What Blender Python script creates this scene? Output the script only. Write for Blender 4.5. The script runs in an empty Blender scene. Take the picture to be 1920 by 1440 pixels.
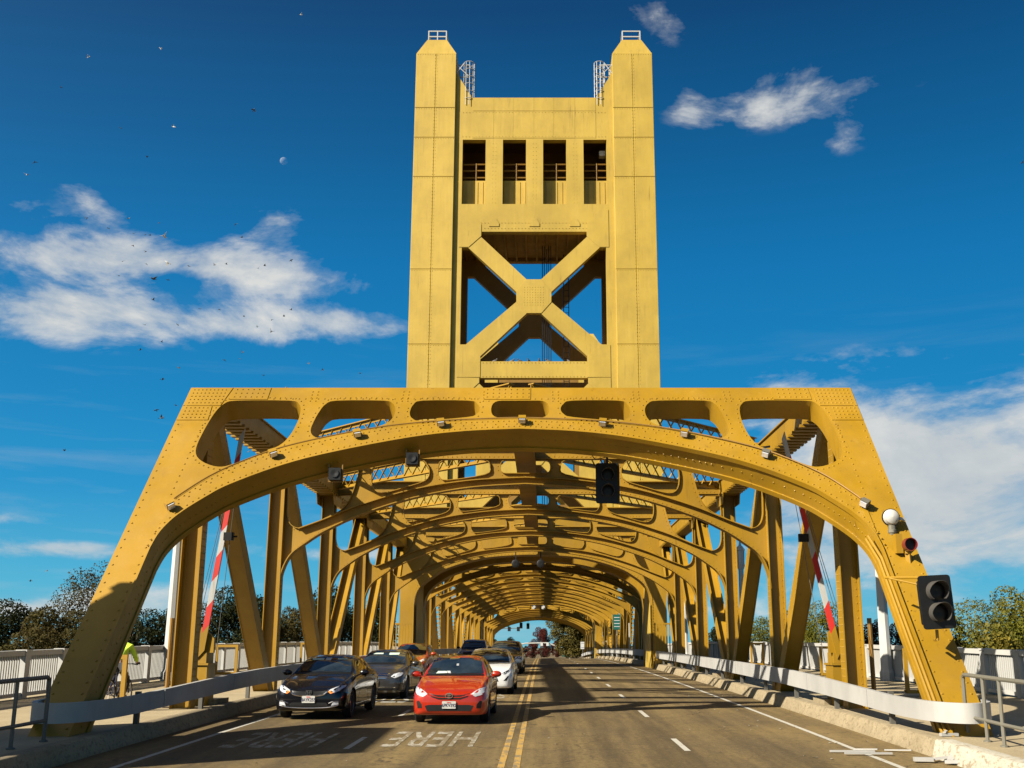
import bpy, bmesh, math, random
import numpy as np
from mathutils import Vector, Matrix, Euler
from mathutils.geometry import tessellate_polygon, delaunay_2d_cdt
from mathutils.bvhtree import BVHTree

random.seed(7); np.random.seed(7)
scene = bpy.context.scene
COL = scene.collection
R = math.radians

# ---------------------------------------------------------------- camera
PITCH = 13.52
cam = bpy.data.cameras.new('camera')
cam.sensor_width = 36.0
cam.lens = 36.0 * 2050.0 / 1920.0
cam.shift_x = -57.0 / 1920.0
cam.clip_end = 20000.0
cam_o = bpy.data.objects.new('camera', cam); COL.objects.link(cam_o)
cam_o.location = (0.55, 0.0, 2.17)
cam_o.rotation_euler = (R(90 + PITCH), 0, 0)
scene.camera = cam_o
scene.render.resolution_x, scene.render.resolution_y = 1024, 768

# ---------------------------------------------------------------- light
SUN_TO = Vector((1.22, 0.84, -1.0)).normalized()       # the way the light travels
SUN_EL = math.asin(-SUN_TO.z)
SUN_AZ = math.atan2(-SUN_TO.x, -SUN_TO.y)            # clockwise from +Y
sl = bpy.data.lights.new('sun', 'SUN'); sl.energy = 5.0; sl.angle = R(0.5); sl.color = (1.0, 0.93, 0.80)
so = bpy.data.objects.new('sun', sl); COL.objects.link(so)
so.location = (-60, -60, 60)
so.rotation_euler = SUN_TO.to_track_quat('-Z', 'Y').to_euler()
scene.view_settings.view_transform = 'Standard'
scene.view_settings.look = 'None'
scene.view_settings.exposure = 1.3
scene.view_settings.gamma = 1.0
scene.view_settings.use_curve_mapping = False
scene.cycles.max_bounces = 6
scene.cycles.diffuse_bounces = 1
scene.cycles.glossy_bounces = 3
scene.cycles.use_denoising = True

class NT:
    """small helper for node trees"""
    def __init__(s, tree): s.t = tree; s.n = tree.nodes; s.l = tree.links
    def add(s, typ, **kw):
        n = s.n.new(typ)
        for k, v in kw.items():
            if k.startswith('i_'):
                n.inputs[k[2:].replace('_', ' ')].default_value = v
            else: setattr(n, k, v)
        return n
    def link(s, a, b): s.l.new(a, b)
    def math(s, op, a, b=None, clamp=False):
        n = s.n.new('ShaderNodeMath'); n.operation = op; n.use_clamp = clamp
        for i, v in enumerate((a, b)):
            if v is None: continue
            if isinstance(v, (int, float)): n.inputs[i].default_value = v
            else: s.l.new(v, n.inputs[i])
        return n.outputs[0]
    def ramp(s, f, stops):
        n = s.n.new('ShaderNodeValToRGB')
        e = n.color_ramp.elements
        while len(e) < len(stops): e.new(0.5)
        for k, (p, c) in enumerate(stops):
            e[k].position = p; e[k].color = (c if len(c) == 4 else (*c, 1)) if not isinstance(c, (int, float)) else (c, c, c, 1)
        s.l.new(f, n.inputs[0]); return n.outputs[0]
    def mix(s, f, a, b, blend='MIX'):
        n = s.n.new('ShaderNodeMix'); n.data_type = 'RGBA'; n.blend_type = blend
        for i, v in ((0, f), (6, a), (7, b)):
            if isinstance(v, (int, float)): n.inputs[i].default_value = v
            elif isinstance(v, tuple): n.inputs[i].default_value = (*v, 1) if len(v) == 3 else v
            else: s.l.new(v, n.inputs[i])
        return n.outputs[2]

# ---------------------------------------------------------------- sky
def make_world():
    w = bpy.data.worlds.new('World'); scene.world = w; w.use_nodes = True
    t = NT(w.node_tree); t.n.clear()
    out = t.add('ShaderNodeOutputWorld'); bg = t.add('ShaderNodeBackground'); t.link(bg.outputs[0], out.inputs[0])
    bg.inputs['Strength'].default_value = 0.05
    sky = t.add('ShaderNodeTexSky'); sky.sky_type = 'NISHITA'; sky.sun_disc = False
    sky.sun_elevation = SUN_EL; sky.sun_rotation = SUN_AZ
    sky.air_density = 1.0; sky.dust_density = 0.35; sky.ozone_density = 2.2
    tc = t.add('ShaderNodeTexCoord')
    sep = t.add('ShaderNodeSeparateXYZ'); t.link(tc.outputs['Generated'], sep.inputs[0])
    x, y, z = sep.outputs
    az = t.math('ARCTAN2', x, y)
    el = t.math('ARCSINE', z)
    # the clear, polarised blue of an autumn noon laid over the physical sky
    def L(r, g, b): return tuple(((c / 255 + .055) / 1.055) ** 2.4 for c in (r, g, b))
    k = 1.0 / (.05 * 2 ** 1.3)
    grad = t.ramp(t.math('DIVIDE', el, 1.57), [(0.0, L(118, 192, 210)), (0.035, L(78, 178, 214)), (0.085, L(34, 148, 204)), (0.14, L(16, 132, 192)), (0.214, L(8, 116, 178)), (0.28, L(5, 94, 150)), (0.36, L(3, 68, 118)), (0.5, L(3, 58, 104)), (1.0, L(3, 52, 96))])
    grad = t.mix(1.0, grad, (k, k, k), 'MULTIPLY')
    base = t.mix(0.975, sky.outputs[0], grad)
    # the sky brightens and whitens towards the sun, which stands behind the camera to the left
    dt = t.add('ShaderNodeVectorMath'); dt.operation = 'DOT_PRODUCT'; t.link(tc.outputs['Generated'], dt.inputs[0]); dt.inputs[1].default_value = tuple(-SUN_TO)
    ang = t.math('ARCCOSINE', dt.outputs['Value'])
    glow = t.math('ADD', t.math('MULTIPLY', t.math('EXPONENT', t.math('MULTIPLY', ang, -4.2)), 2.6), t.math('MULTIPLY', t.math('EXPONENT', t.math('MULTIPLY', ang, -3.6)), .3))
    gl = t.mix(1.0, (k, k * .93, k * .80), glow, 'MULTIPLY')
    base = t.mix(1.0, base, gl, 'ADD')
    # clouds: noise in (azimuth, elevation), gathered where the cloud banks stand
    def noise(sx, sy, detail, rough, dist=0.0, off=0.0, scale=1.0):
        cb = t.add('ShaderNodeCombineXYZ')
        t.link(t.math('MULTIPLY', az, sx), cb.inputs[0]); t.link(t.math('MULTIPLY', el, sy), cb.inputs[1]); cb.inputs[2].default_value = off
        n = t.add('ShaderNodeTexNoise'); n.inputs['Scale'].default_value = scale; n.inputs['Detail'].default_value = detail
        n.inputs['Roughness'].default_value = rough; n.inputs['Distortion'].default_value = dist
        t.link(cb.outputs[0], n.inputs['Vector']); return n.outputs[0]
    def blob(a0, e0, ra, re, k=1.0, tilt=0.0):
        da = t.math('SUBTRACT', az, a0)
        de = t.math('SUBTRACT', t.math('SUBTRACT', el, e0), t.math('MULTIPLY', da, tilt))
        q = t.math('ADD', t.math('POWER', t.math('ABSOLUTE', t.math('DIVIDE', da, ra)), 2.0), t.math('POWER', t.math('ABSOLUTE', t.math('DIVIDE', de, re)), 2.0))
        return t.math('MULTIPLY', t.math('EXPONENT', t.math('MULTIPLY', q, -1.0)), k)
    n1 = noise(1, 1.9, 9, 0.62, 0.35, 3.1, 6.5)
    n2 = noise(1, 2.6, 8, 0.58, 0.2, 8.4, 13.0)
    acc = None
    for b in CLOUDS:
        v = blob(*b); acc = v if acc is None else t.math('ADD', acc, v)
    # loose clouds all round, outside the picture too
    rest = t.ramp(noise(1, 2.2, 3, 0.5, 0, 21.0, 2.2), [(0.55, 0.0), (0.75, 0.5)])
    away = t.ramp(t.math('DIVIDE', t.math('ABSOLUTE', az), 3.15), [(0.22, 0.0), (0.34, 1.0)])
    acc = t.math('ADD', acc, t.math('MULTIPLY', rest, away))
    nn = t.math('ADD', t.math('MULTIPLY', n1, 0.72), t.math('MULTIPLY', n2, 0.28))
    dens = t.math('ADD', t.math('MULTIPLY', t.math('SUBTRACT', nn, 0.5), 5.2), t.math('SUBTRACT', t.math('MULTIPLY', acc, 1.05), 0.52))
    gate = t.ramp(acc, [(0.10, 0.0), (0.30, 1.0)])
    cov = t.ramp(dens, [(0.0, 0.0), (0.25, 0.16), (0.55, 0.58), (1.0, 0.93)])
    cov = t.math('MULTIPLY', cov, gate)
    # thin low cirrus
    ci = noise(1.0, 9.0, 6, 0.6, 0.3, 41.0, 4.0)
    low = t.ramp(t.math('DIVIDE', el, 1.57), [(0.0, 0.75), (0.05, 0.6), (0.13, 0.25), (0.2, 0.0)])
    cic = t.math('MULTIPLY', t.ramp(ci, [(0.52, 0.0), (0.82, 0.5)]), low)
    cov = t.math('MAXIMUM', cov, cic)
    shade = t.ramp(nn, [(0.3, (5.6, 6.4, 7.0)), (0.62, (10.2, 10.2, 9.6))])
    n = shade.node; n.color_ramp.elements[0].color = (0.58, 0.66, 0.72, 1); n.color_ramp.elements[1].color = (0.98, 0.98, 0.94, 1)
    cl = t.mix(1.0, shade, (CLOUD_L, CLOUD_L, CLOUD_L), 'MULTIPLY')
    res = t.mix(cov, base, cl)
    t.link(res, bg.inputs['Color'])
CLOUD_L = 6.2
def _dir(px, py):
    a = (px - 1017.0) / 2050.0; b = (720.0 - py) / 2050.0; c, s = math.cos(R(PITCH)), math.sin(R(PITCH))
    v = Vector((a, c - b * s, s + b * c)).normalized()
    return math.atan2(v.x, v.y), math.asin(v.z)
def _b(px, py, rx, ry, k, tilt=0.0):
    a, e = _dir(px, py); return (a, e, rx / 2050.0, ry / 2050.0, k, tilt)
CLOUDS = [_b(150, 475, 270, 48, 1.0), _b(300, 592, 420, 36, 1.05), _b(60, 560, 130, 60, 0.45), _b(380, 490, 200, 44, .6), _b(560, 520, 150, 40, .55), _b(690, 600, 150, 28, .7),
          _b(170, 375, 60, 28, .75, -.4), _b(30, 385, 40, 20, .5), _b(520, 420, 60, 34, .6),
          _b(1440, 180, 120, 44, .8, .1), _b(1600, 170, 130, 34, .62, .15), _b(1290, 190, 50, 45, .66), _b(1585, 250, 42, 32, .62), _b(1230, 40, 80, 46, .56), _b(1050, 145, 60, 40, .5),
          _b(1800, 800, 340, 120, 1.15), _b(1900, 930, 320, 90, 1.0), _b(1500, 725, 130, 30, .66), _b(1660, 860, 180, 70, .75), _b(1820, 1060, 330, 90, 1.0), _b(1560, 980, 220, 80, .75),
          _b(40, 970, 270, 17, 1.0), _b(40, 1030, 170, 30, 1.15), _b(240, 1030, 120, 14, .7), _b(620, 1035, 220, 17, .85), _b(140, 1135, 120, 30, 1.0), _b(20, 1145, 80, 20, .9), _b(330, 1130, 90, 34, .9), _b(1200, 1150, 300, 20, .35), _b(100, 620, 160, 26, .6)]
make_world()

# ---------------------------------------------------------------- object helpers
W = {}                                   # world position of every object we place
def tag(o, label=None, cat=None, group=None, kind=None):
    if label: o['label'] = label
    if cat: o['category'] = cat
    if group: o['group'] = group
    if kind: o['kind'] = kind
    return o
def place(o, parent, at):
    at = Vector(at); W[o.name] = at
    COL.objects.link(o)
    if parent is not None:
        o.parent = parent; o.location = at - W[parent.name]
    else: o.location = at
    return o
def empty(name, at, label, cat, group=None):
    o = bpy.data.objects.new(name, None); place(o, None, at); o.empty_display_size = 0.2
    return tag(o, label, cat, group)
def obj(name, me, parent=None, at=(0, 0, 0)):
    return place(bpy.data.objects.new(name, me), parent, at)
def children(o): return [c for c in bpy.data.objects if c.parent == o]
def copy_tree(src, at, rz=None, label=None, group=None, kids=None):
    kids = KIDS if kids is None else kids
    def rec(s, parent):
        c = s.copy(); COL.objects.link(c); c.parent = parent
        for k in kids.get(s.name, []): kids.setdefault(c.name, []).append(rec(k, c))
        return c
    c = rec(src, None); c.location = at; W[c.name] = Vector(at)
    if rz is not None: c.rotation_euler = (0, 0, rz)
    if label: c['label'] = label
    if group: c['group'] = group
    return c
KIDS = {}
def kid(parent, o): KIDS.setdefault(parent.name, []).append(o); return o

class MB:
    """collects shapes and builds them as ONE mesh"""
    def __init__(s): s.v = []; s.f = []; s.mi = []; s.m = 0
    def add(s, vs, fs):
        b = len(s.v); s.v += [tuple(p) for p in vs]; s.f += [tuple(b + i for i in f) for f in fs]; s.mi += [s.m] * len(fs); return s
    def box(s, x0, x1, y0, y1, z0, z1):
        return s.add([(x0, y0, z0), (x1, y0, z0), (x1, y1, z0), (x0, y1, z0), (x0, y0, z1), (x1, y0, z1), (x1, y1, z1), (x0, y1, z1)],
                     [(0, 3, 2, 1), (4, 5, 6, 7), (0, 1, 5, 4), (1, 2, 6, 5), (2, 3, 7, 6), (3, 0, 4, 7)])
    def frame_box(s, c, ax, ay, az, hx, hy, hz, tx=1.0, ty=1.0):
        c = Vector(c); vs = []
        for k, (sx, sy) in ((-1, (1, 1)), (1, (tx, ty))):
            for a, b in ((-1, -1), (1, -1), (1, 1), (-1, 1)):
                vs.append(c + ax * (a * hx * sx) + ay * (b * hy * sy) + az * (k * hz))
        return s.add(vs, [(0, 3, 2, 1), (4, 5, 6, 7), (0, 1, 5, 4), (1, 2, 6, 5), (2, 3, 7, 6), (3, 0, 4, 7)])
    def bar(s, p, q, w, h, up=(0, 0, 1)):
        """box section from p to q, w across, h along up"""
        p, q = Vector(p), Vector(q); az = (q - p); L = az.length; az.normalize()
        ax = Vector(up).cross(az)
        if ax.length < 1e-5: ax = Vector((1, 0, 0)).cross(az)
        ax.normalize(); ay = az.cross(ax)
        return s.frame_box((p + q) / 2, ax, ay, az, w / 2, h / 2, L / 2)
    def tube(s, pts, r, n=8, cap=True):
        pts = [Vector(p) for p in pts]; rs = r if isinstance(r, (list, tuple)) else [r] * len(pts)
        vs = []; fs = []; ax = None
        for i, p in enumerate(pts):
            d = (pts[min(i + 1, len(pts) - 1)] - pts[max(i - 1, 0)]).normalized()
            if ax is None:
                ax = d.cross(Vector((0, 0, 1)))
                if ax.length < 1e-4: ax = d.cross(Vector((1, 0, 0)))
            ax = (ax - d * ax.dot(d)).normalized(); ay = d.cross(ax)
            for k in range(n):
                a = 2 * math.pi * k / n; vs.append(p + (ax * math.cos(a) + ay * math.sin(a)) * rs[i])
        for i in range(len(pts) - 1):
            for k in range(n):
                k2 = (k + 1) % n; fs.append((i * n + k, i * n + k2, (i + 1) * n + k2, (i + 1) * n + k))
        if cap: fs.append(tuple(range(n - 1, -1, -1))); fs.append(tuple((len(pts) - 1) * n + k for k in range(n)))
        return s.add(vs, fs)
    def lathe(s, prof, c=(0, 0, 0), axis='Z', n=20, sx=1.0):
        c = Vector(c); vs = []; fs = []
        for r, h in prof:
            for k in range(n):
                a = 2 * math.pi * k / n; u, v = r * math.cos(a), r * math.sin(a)
                vs.append(c + (Vector((u, v, h)) if axis == 'Z' else Vector((h, u, v)) if axis == 'X' else Vector((u, h, v))))
        for i in range(len(prof) - 1):
            for k in range(n):
                k2 = (k + 1) % n; f = (i * n + k, i * n + k2, (i + 1) * n + k2, (i + 1) * n + k)
                fs.append(f if axis != 'Y' else f[::-1])
        m = len(prof) - 1
        lo = tuple(range(n)); hi = tuple(m * n + k for k in range(n))
        if prof[0][0] > 1e-6: fs.append(lo[::-1] if axis != 'Y' else lo)
        if prof[-1][0] > 1e-6: fs.append(hi if axis != 'Y' else hi[::-1])
        return s.add(vs, fs)
    def ball(s, c, rx, ry, rz, n=12, m=8):
        c = Vector(c); vs = []; fs = []
        for j in range(m + 1):
            t = math.pi * j / m
            for k in range(n):
                a = 2 * math.pi * k / n; vs.append(c + Vector((rx * math.sin(t) * math.cos(a), ry * math.sin(t) * math.sin(a), -rz * math.cos(t))))
        for j in range(m):
            for k in range(n):
                k2 = (k + 1) % n; fs.append((j * n + k, j * n + k2, (j + 1) * n + k2, (j + 1) * n + k))
        return s.add(vs, fs)
    def plate(s, outer, holes, T, w0, w1):
        """flat plate with holes: (u, v) outlines swept from w0 to w1 along the third axis of T"""
        loops = [list(outer)] + [list(h) for h in holes]
        tris = tessellate_polygon([[Vector((u, v, 0)) for u, v in l] for l in loops])
        flat = [p for l in loops for p in l]; n = len(flat)
        vs = [T(u, v, w0) for u, v in flat] + [T(u, v, w1) for u, v in flat]; fs = []
        for a, b, c in tris:
            (x0, y0), (x1, y1), (x2, y2) = flat[a], flat[b], flat[c]
            if (x1 - x0) * (y2 - y0) - (x2 - x0) * (y1 - y0) < 0: a, b, c = a, c, b
            fs.append((a, b, c)); fs.append((c + n, b + n, a + n))
        k = 0
        for li, l in enumerate(loops):
            ar = sum(l[i][0] * l[(i + 1) % len(l)][1] - l[(i + 1) % len(l)][0] * l[i][1] for i in range(len(l)))
            fl = (ar > 0) == (li == 0)
            for i in range(len(l)):
                a, b = k + i, k + (i + 1) % len(l)
                q = (a, a + n, b + n, b)
                fs.append(q if fl else q[::-1])
            k += len(l)
        return s.add(vs, fs)
    def strip(s, curve, T, w0, w1, th, closed=False):
        """flange following a (u, v) curve, th thick to its left, from w0 to w1"""
        c = curve; n = len(c); vs = []; fs = []
        for i in range(n):
            a = c[(i - 1) % n] if closed or i > 0 else c[i]; b = c[(i + 1) % n] if closed or i < n - 1 else c[i]
            d = Vector((b[0] - a[0], b[1] - a[1]))
            d = d.normalized() if d.length > 1e-9 else Vector((1, 0)); nx, ny = -d.y * th, d.x * th
            u, v = c[i]
            vs += [T(u, v, w0), T(u, v, w1), T(u + nx, v + ny, w1), T(u + nx, v + ny, w0)]
        m = n if closed else n - 1
        for i in range(m):
            a, b = 4 * i, 4 * ((i + 1) % n)
            for k in range(4): fs.append((a + k, b + k, b + (k + 1) % 4, a + (k + 1) % 4))
        if not closed: fs += [(0, 1, 2, 3), tuple(4 * (n - 1) + k for k in (3, 2, 1, 0))]
        return s.add(vs, fs)
    def rivet(s, p, nrm, r=0.027):
        """one domed rivet head: six-sided frustum with a flat crown"""
        p, nrm = Vector(p), Vector(nrm).normalized()
        ax = nrm.cross(Vector((0.3, 0.5, 0.81))).normalized(); ay = nrm.cross(ax)
        vs = [p + (ax * math.cos(a) + ay * math.sin(a)) * r for a in (0, 1.0472, 2.0944, 3.1416, 4.1888, 5.236)]
        vs += [p + nrm * r * .62 + (ax * math.cos(a) + ay * math.sin(a)) * r * .6 for a in (0, 1.0472, 2.0944, 3.1416, 4.1888, 5.236)]
        return s.add(vs, [(i, (i + 1) % 6, 6 + (i + 1) % 6, 6 + i) for i in range(6)] + [(6, 7, 8, 9, 10, 11)])
    def mesh(s, name, mat, smooth=30):
        me = bpy.data.meshes.new(name); me.from_pydata(s.v, [], s.f)
        for m in (mat if isinstance(mat, (list, tuple)) else [mat]): me.materials.append(m)
        if any(s.mi): me.polygons.foreach_set('material_index', s.mi)
        me.update()
        if smooth:
            me.polygons.foreach_set('use_smooth', [True] * len(me.polygons)); me.set_sharp_from_angle(angle=R(smooth))
        return me
    def build(s, name, mat, parent=None, at=(0, 0, 0), smooth=30):
        o = obj(name, s.mesh(name, mat, smooth), parent, at)
        if parent is not None: kid(parent, o)
        return o
    def world(s, name, mat, parent=None, at=None, smooth=30):
        """shapes given in world coordinates; the object's origin goes to at (or the parent's place)"""
        at = Vector(at) if at is not None else (W[parent.name] if parent is not None else Vector((0, 0, 0)))
        s.v = [(x - at.x, y - at.y, z - at.z) for x, y, z in s.v]
        return s.build(name, mat, parent, at, smooth)
def share(name, me, parent, at, rot=None, scale=None):
    o = obj(name, me, parent, at); kid(parent, o)
    if rot: o.rotation_euler = rot
    if scale: o.scale = scale
    return o
def text_mb(txt, size, depth=0.004, bold=0.0, sx=1.0):
    c = bpy.data.curves.new('lettering', 'FONT'); c.body = txt; c.size = size; c.extrude = depth / 2; c.align_x = 'CENTER'; c.align_y = 'CENTER'
    c.offset = bold; c.resolution_u = 3
    o = bpy.data.objects.new('lettering', c); COL.objects.link(o)
    dg = bpy.context.evaluated_depsgraph_get(); me = bpy.data.meshes.new_from_object(o.evaluated_get(dg))
    m = MB(); m.add([(v.co.x * sx, v.co.y, v.co.z) for v in me.vertices], [tuple(p.vertices) for p in me.polygons])
    bpy.data.objects.remove(o); bpy.data.curves.remove(c); bpy.data.meshes.remove(me)
    return m
def xf(m, M): m.v = [tuple(M @ Vector(p)) for p in m.v]; return m
def spline(pts, n=6, closed=False):
    """Catmull-Rom through 2D or 3D points"""
    P = [Vector(p) for p in pts]; out = []; N = len(P); rng = N if closed else N - 1
    for i in range(rng):
        g = lambda k: P[k % N] if closed else P[max(0, min(N - 1, k))]
        p0, p1, p2, p3 = g(i - 1), g(i), g(i + 1), g(i + 2)
        for k in range(n):
            t = k / n
            out.append(tuple(0.5 * ((2 * p1) + (p2 - p0) * t + (2 * p0 - 5 * p1 + 4 * p2 - p3) * t * t + (3 * p1 - p0 - 3 * p2 + p3) * t ** 3)))
    if not closed: out.append(tuple(P[-1]))
    return out
def roundpoly(pts, r, n=4):
    out = []; N = len(pts)
    for i in range(N):
        p = Vector(pts[i]); a = Vector(pts[i - 1]) - p; b = Vector(pts[(i + 1) % N]) - p
        rr = min(r, a.length * .48, b.length * .48); a = p + a.normalized() * rr; b = p + b.normalized() * rr
        for k in range(n + 1):
            t = k / n; q = a * (1 - t) ** 2 + p * 2 * t * (1 - t) + b * t * t; out.append((q.x, q.y))
    return out
def mir(pts): return [(-u, v) for u, v in reversed(pts)]
XZ = lambda y: (lambda u, v, w: (u, y + w, v))

# ---------------------------------------------------------------- materials
def material(name, build):
    m = bpy.data.materials.new(name); m.use_nodes = True; t = NT(m.node_tree)
    p = next(n for n in t.n if n.type == 'BSDF_PRINCIPLED'); build(t, p); return m
def pos_noise(t, scale, detail=4, rough=.55, vec=(1, 1, 1), dist=0.0, kind='Position'):
    g = t.add('ShaderNodeNewGeometry') if kind == 'Position' else t.add('ShaderNodeTexCoord')
    mp = t.add('ShaderNodeMapping'); mp.inputs['Scale'].default_value = vec
    t.link(g.outputs[kind], mp.inputs[0])
    n = t.add('ShaderNodeTexNoise'); n.inputs['Scale'].default_value = scale; n.inputs['Detail'].default_value = detail
    n.inputs['Roughness'].default_value = rough; n.inputs['Distortion'].default_value = dist
    t.link(mp.outputs[0], n.inputs['Vector']); return n.outputs[0]
def bump(t, p, h, s=.2, d=.02):
    b = t.add('ShaderNodeBump'); b.inputs['Strength'].default_value = s; b.inputs['Distance'].default_value = d
    t.link(h, b.inputs['Height']); t.link(b.outputs[0], p.inputs['Normal'])
def painted(name, col, rough=.5, metal=0.0, dirt=.35, streak=.3, coat=0.0, dark=(.12, .07, .02), bscale=30.0):
    def b(t, p):
        n = pos_noise(t, 1.7, 6, .62); s = pos_noise(t, 2.2, 5, .6, (2.6, 2.6, .22)); f = pos_noise(t, 14, 4, .6)
        c = t.mix(t.ramp(n, [(.30, dirt * .8), (.55, 0.0)]), col, tuple(a * .62 + d * .2 for a, d in zip(col, dark)))
        c = t.mix(t.ramp(s, [(.54, 0.0), (.78, streak)]), c, tuple(min(1, a * 1.14 + .02) for a in col))
        c = t.mix(t.ramp(s, [(.2, streak * 1.2), (.40, 0.0)]), c, tuple(a * .55 + d * .3 for a, d in zip(col, dark)))
        c = t.mix(t.ramp(f, [(.66, 0.0), (.76, dirt)]), c, dark)
        big = pos_noise(t, .42, 4, .6, (1, 1, .7)); rust = pos_noise(t, 5.0, 5, .6, (1.6, 1.6, .10)); rz = pos_noise(t, .55, 2)
        c = t.mix(t.ramp(big, [(.36, .48 * min(1, dirt * 2.2)), (.53, 0.0)]), c, tuple(a * .62 for a in col))
        c = t.mix(t.ramp(big, [(.52, 0.0), (.66, .45 * min(1, dirt * 2.2))]), c, tuple(min(1, a * 1.2 + .014) for a in col))
        c = t.mix(t.math('MULTIPLY', t.ramp(rust, [(.60, 0.0), (.74, .6)]), t.ramp(rz, [(.44, 0.0), (.60, 1.0)])), c, tuple(.5 * d + .12 * a for a, d in zip(col, dark)))
        t.link(c, p.inputs['Base Color']); p.inputs['Metallic'].default_value = metal
        t.link(t.ramp(n, [(.3, min(1, rough + .14)), (.7, rough)]), p.inputs['Roughness'])
        p.inputs['Coat Weight'].default_value = coat; p.inputs['Coat Roughness'].default_value = .15
        bump(t, p, pos_noise(t, bscale, 3, .5), .08, .01)
    return material(name, b)
def plain(name, col, rough=.5, metal=0.0, coat=0.0, var=.12, spec=.5, emit=None):
    def b(t, p):
        n = pos_noise(t, 9, 4)
        t.link(t.mix(t.ramp(n, [(.3, 0.0), (.7, 1.0)]), tuple(a * (1 - var) for a in col), tuple(min(1, a * (1 + var)) for a in col)), p.inputs['Base Color'])
        p.inputs['Roughness'].default_value = rough; p.inputs['Metallic'].default_value = metal
        p.inputs['Coat Weight'].default_value = coat; p.inputs['Coat Roughness'].default_value = .04
        p.inputs['Specular IOR Level'].default_value = spec
        if emit: p.inputs['Emission Color'].default_value = (*emit[0], 1); p.inputs['Emission Strength'].default_value = emit[1]
    return material(name, b)
M = {}
GOLD = (.268, .145, .0028)
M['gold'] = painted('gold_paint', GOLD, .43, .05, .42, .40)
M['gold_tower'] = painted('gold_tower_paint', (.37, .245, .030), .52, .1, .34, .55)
M['gold_dark'] = painted('gold_dark_shade_paint', (.19, .095, .008), .5, .2, .4, .2)  # darker gold: shade put into centre strut, tower rear and machine room; also fittings
M['white_steel'] = painted('white_paint', (.36, .35, .32), .55, 0, .25, .22, dark=(.3, .27, .22))
M['rail_white'] = painted('weathered_white_board', (.30, .29, .265), .62, 0, .4, .3, dark=(.22, .20, .17))
M['black'] = plain('black_housing', (.006, .006, .006), .5, 0, 0, .2, .3)
M['visor_in'] = plain('lit_black_visor', (.045, .04, .033), .6)  # lightened black: the lit tan of the visors is put into the colour
M['rubber'] = plain('tyre_rubber', (.008, .008, .008), .8, 0, 0, .2, .3)
M['chrome'] = plain('chrome', (.75, .75, .76), .12, 1.0)
M['steel'] = painted('galvanised_pipe', (.125, .115, .085), .6, .2, .3, .2)
M['dark_pipe'] = painted('dark_pipe', (.10, .095, .08), .5, .3, .3, .2)
M['rim'] = plain('alloy', (.42, .42, .43), .3, .9)
M['lamp_glass'] = plain('lamp_glass', (.55, .56, .58), .08, .25, 1.0)
M['amber'] = plain('amber_lens', (.75, .22, .03), .15, 0, 1.0)
M['red_lens'] = plain('red_lens', (.13, .010, .007), .35, 0, .3)
M['plate'] = plain('licence_plate', (.38, .37, .33), .4)
M['ink'] = plain('dark_ink', (.02, .02, .05), .5)
M['yellow_ink'] = plain('yellow_ink', (.75, .45, .03), .5)
M['blue'] = plain('deep_blue_paint', (.018, .022, .055), .28, 0.2, 1.0)
M['car_black'] = plain('black_car_paint', (.004, .004, .005), .22, 0, .75, .05, .2)
M['car_grey'] = plain('dark_grey_car_paint', (.045, .042, .04), .30, .5, 1.0, .08)
M['car_red'] = plain('red_car_paint', (.36, .018, .003), .28, .25, 1.0, .06)
M['car_orange'] = plain('orange_red_car_paint', (.30, .030, .005), .3, .2, 1.0, .06)
M['car_white'] = plain('white_car_paint', (.60, .60, .59), .25, 0, 1.0, .02)
M['car_olive'] = plain('dark_brown_car_paint', (.030, .024, .018), .26, .3, 1.0, .06)
M['trim'] = plain('black_trim', (.005, .005, .005), .5, 0, 0, .2, .35)
M['stripe_red'] = painted('red_paint', (.44, .016, .010), .5, 0, .2, .1)
M['skin'] = plain('skin', (.42, .24, .16), .5)
M['hivis'] = plain('hi_vis_fabric', (.42, .62, .04), .8)
M['cloth_dark'] = plain('dark_cloth', (.012, .012, .014), .85)
M['bird_dark'] = plain('dark_feathers', (.06, .055, .055), .7)
M['bird_pale'] = plain('pale_feathers', (.55, .52, .48), .7)
M['teal'] = plain('green_sign_face', (.008, .075, .06), .4)
M['sign_white'] = plain('sign_white', (.42, .42, .41), .4)
M['visor'] = plain('pale_green_card', (.42, .50, .40), .6)
M['bark'] = plain('bark', (.10, .072, .05), .9, var=.4)
def glass(t, p):
    n = pos_noise(t, 2.2, 3)
    t.link(t.ramp(n, [(.35, (.006, .010, .013)), (.7, (.022, .032, .038))]), p.inputs['Base Color'])
    p.inputs['Roughness'].default_value = .04; p.inputs['Coat Weight'].default_value = 1.0; p.inputs['Coat Roughness'].default_value = .01; p.inputs['Specular IOR Level'].default_value = .8
M['glass'] = material('dark_window_glass', glass)
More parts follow.
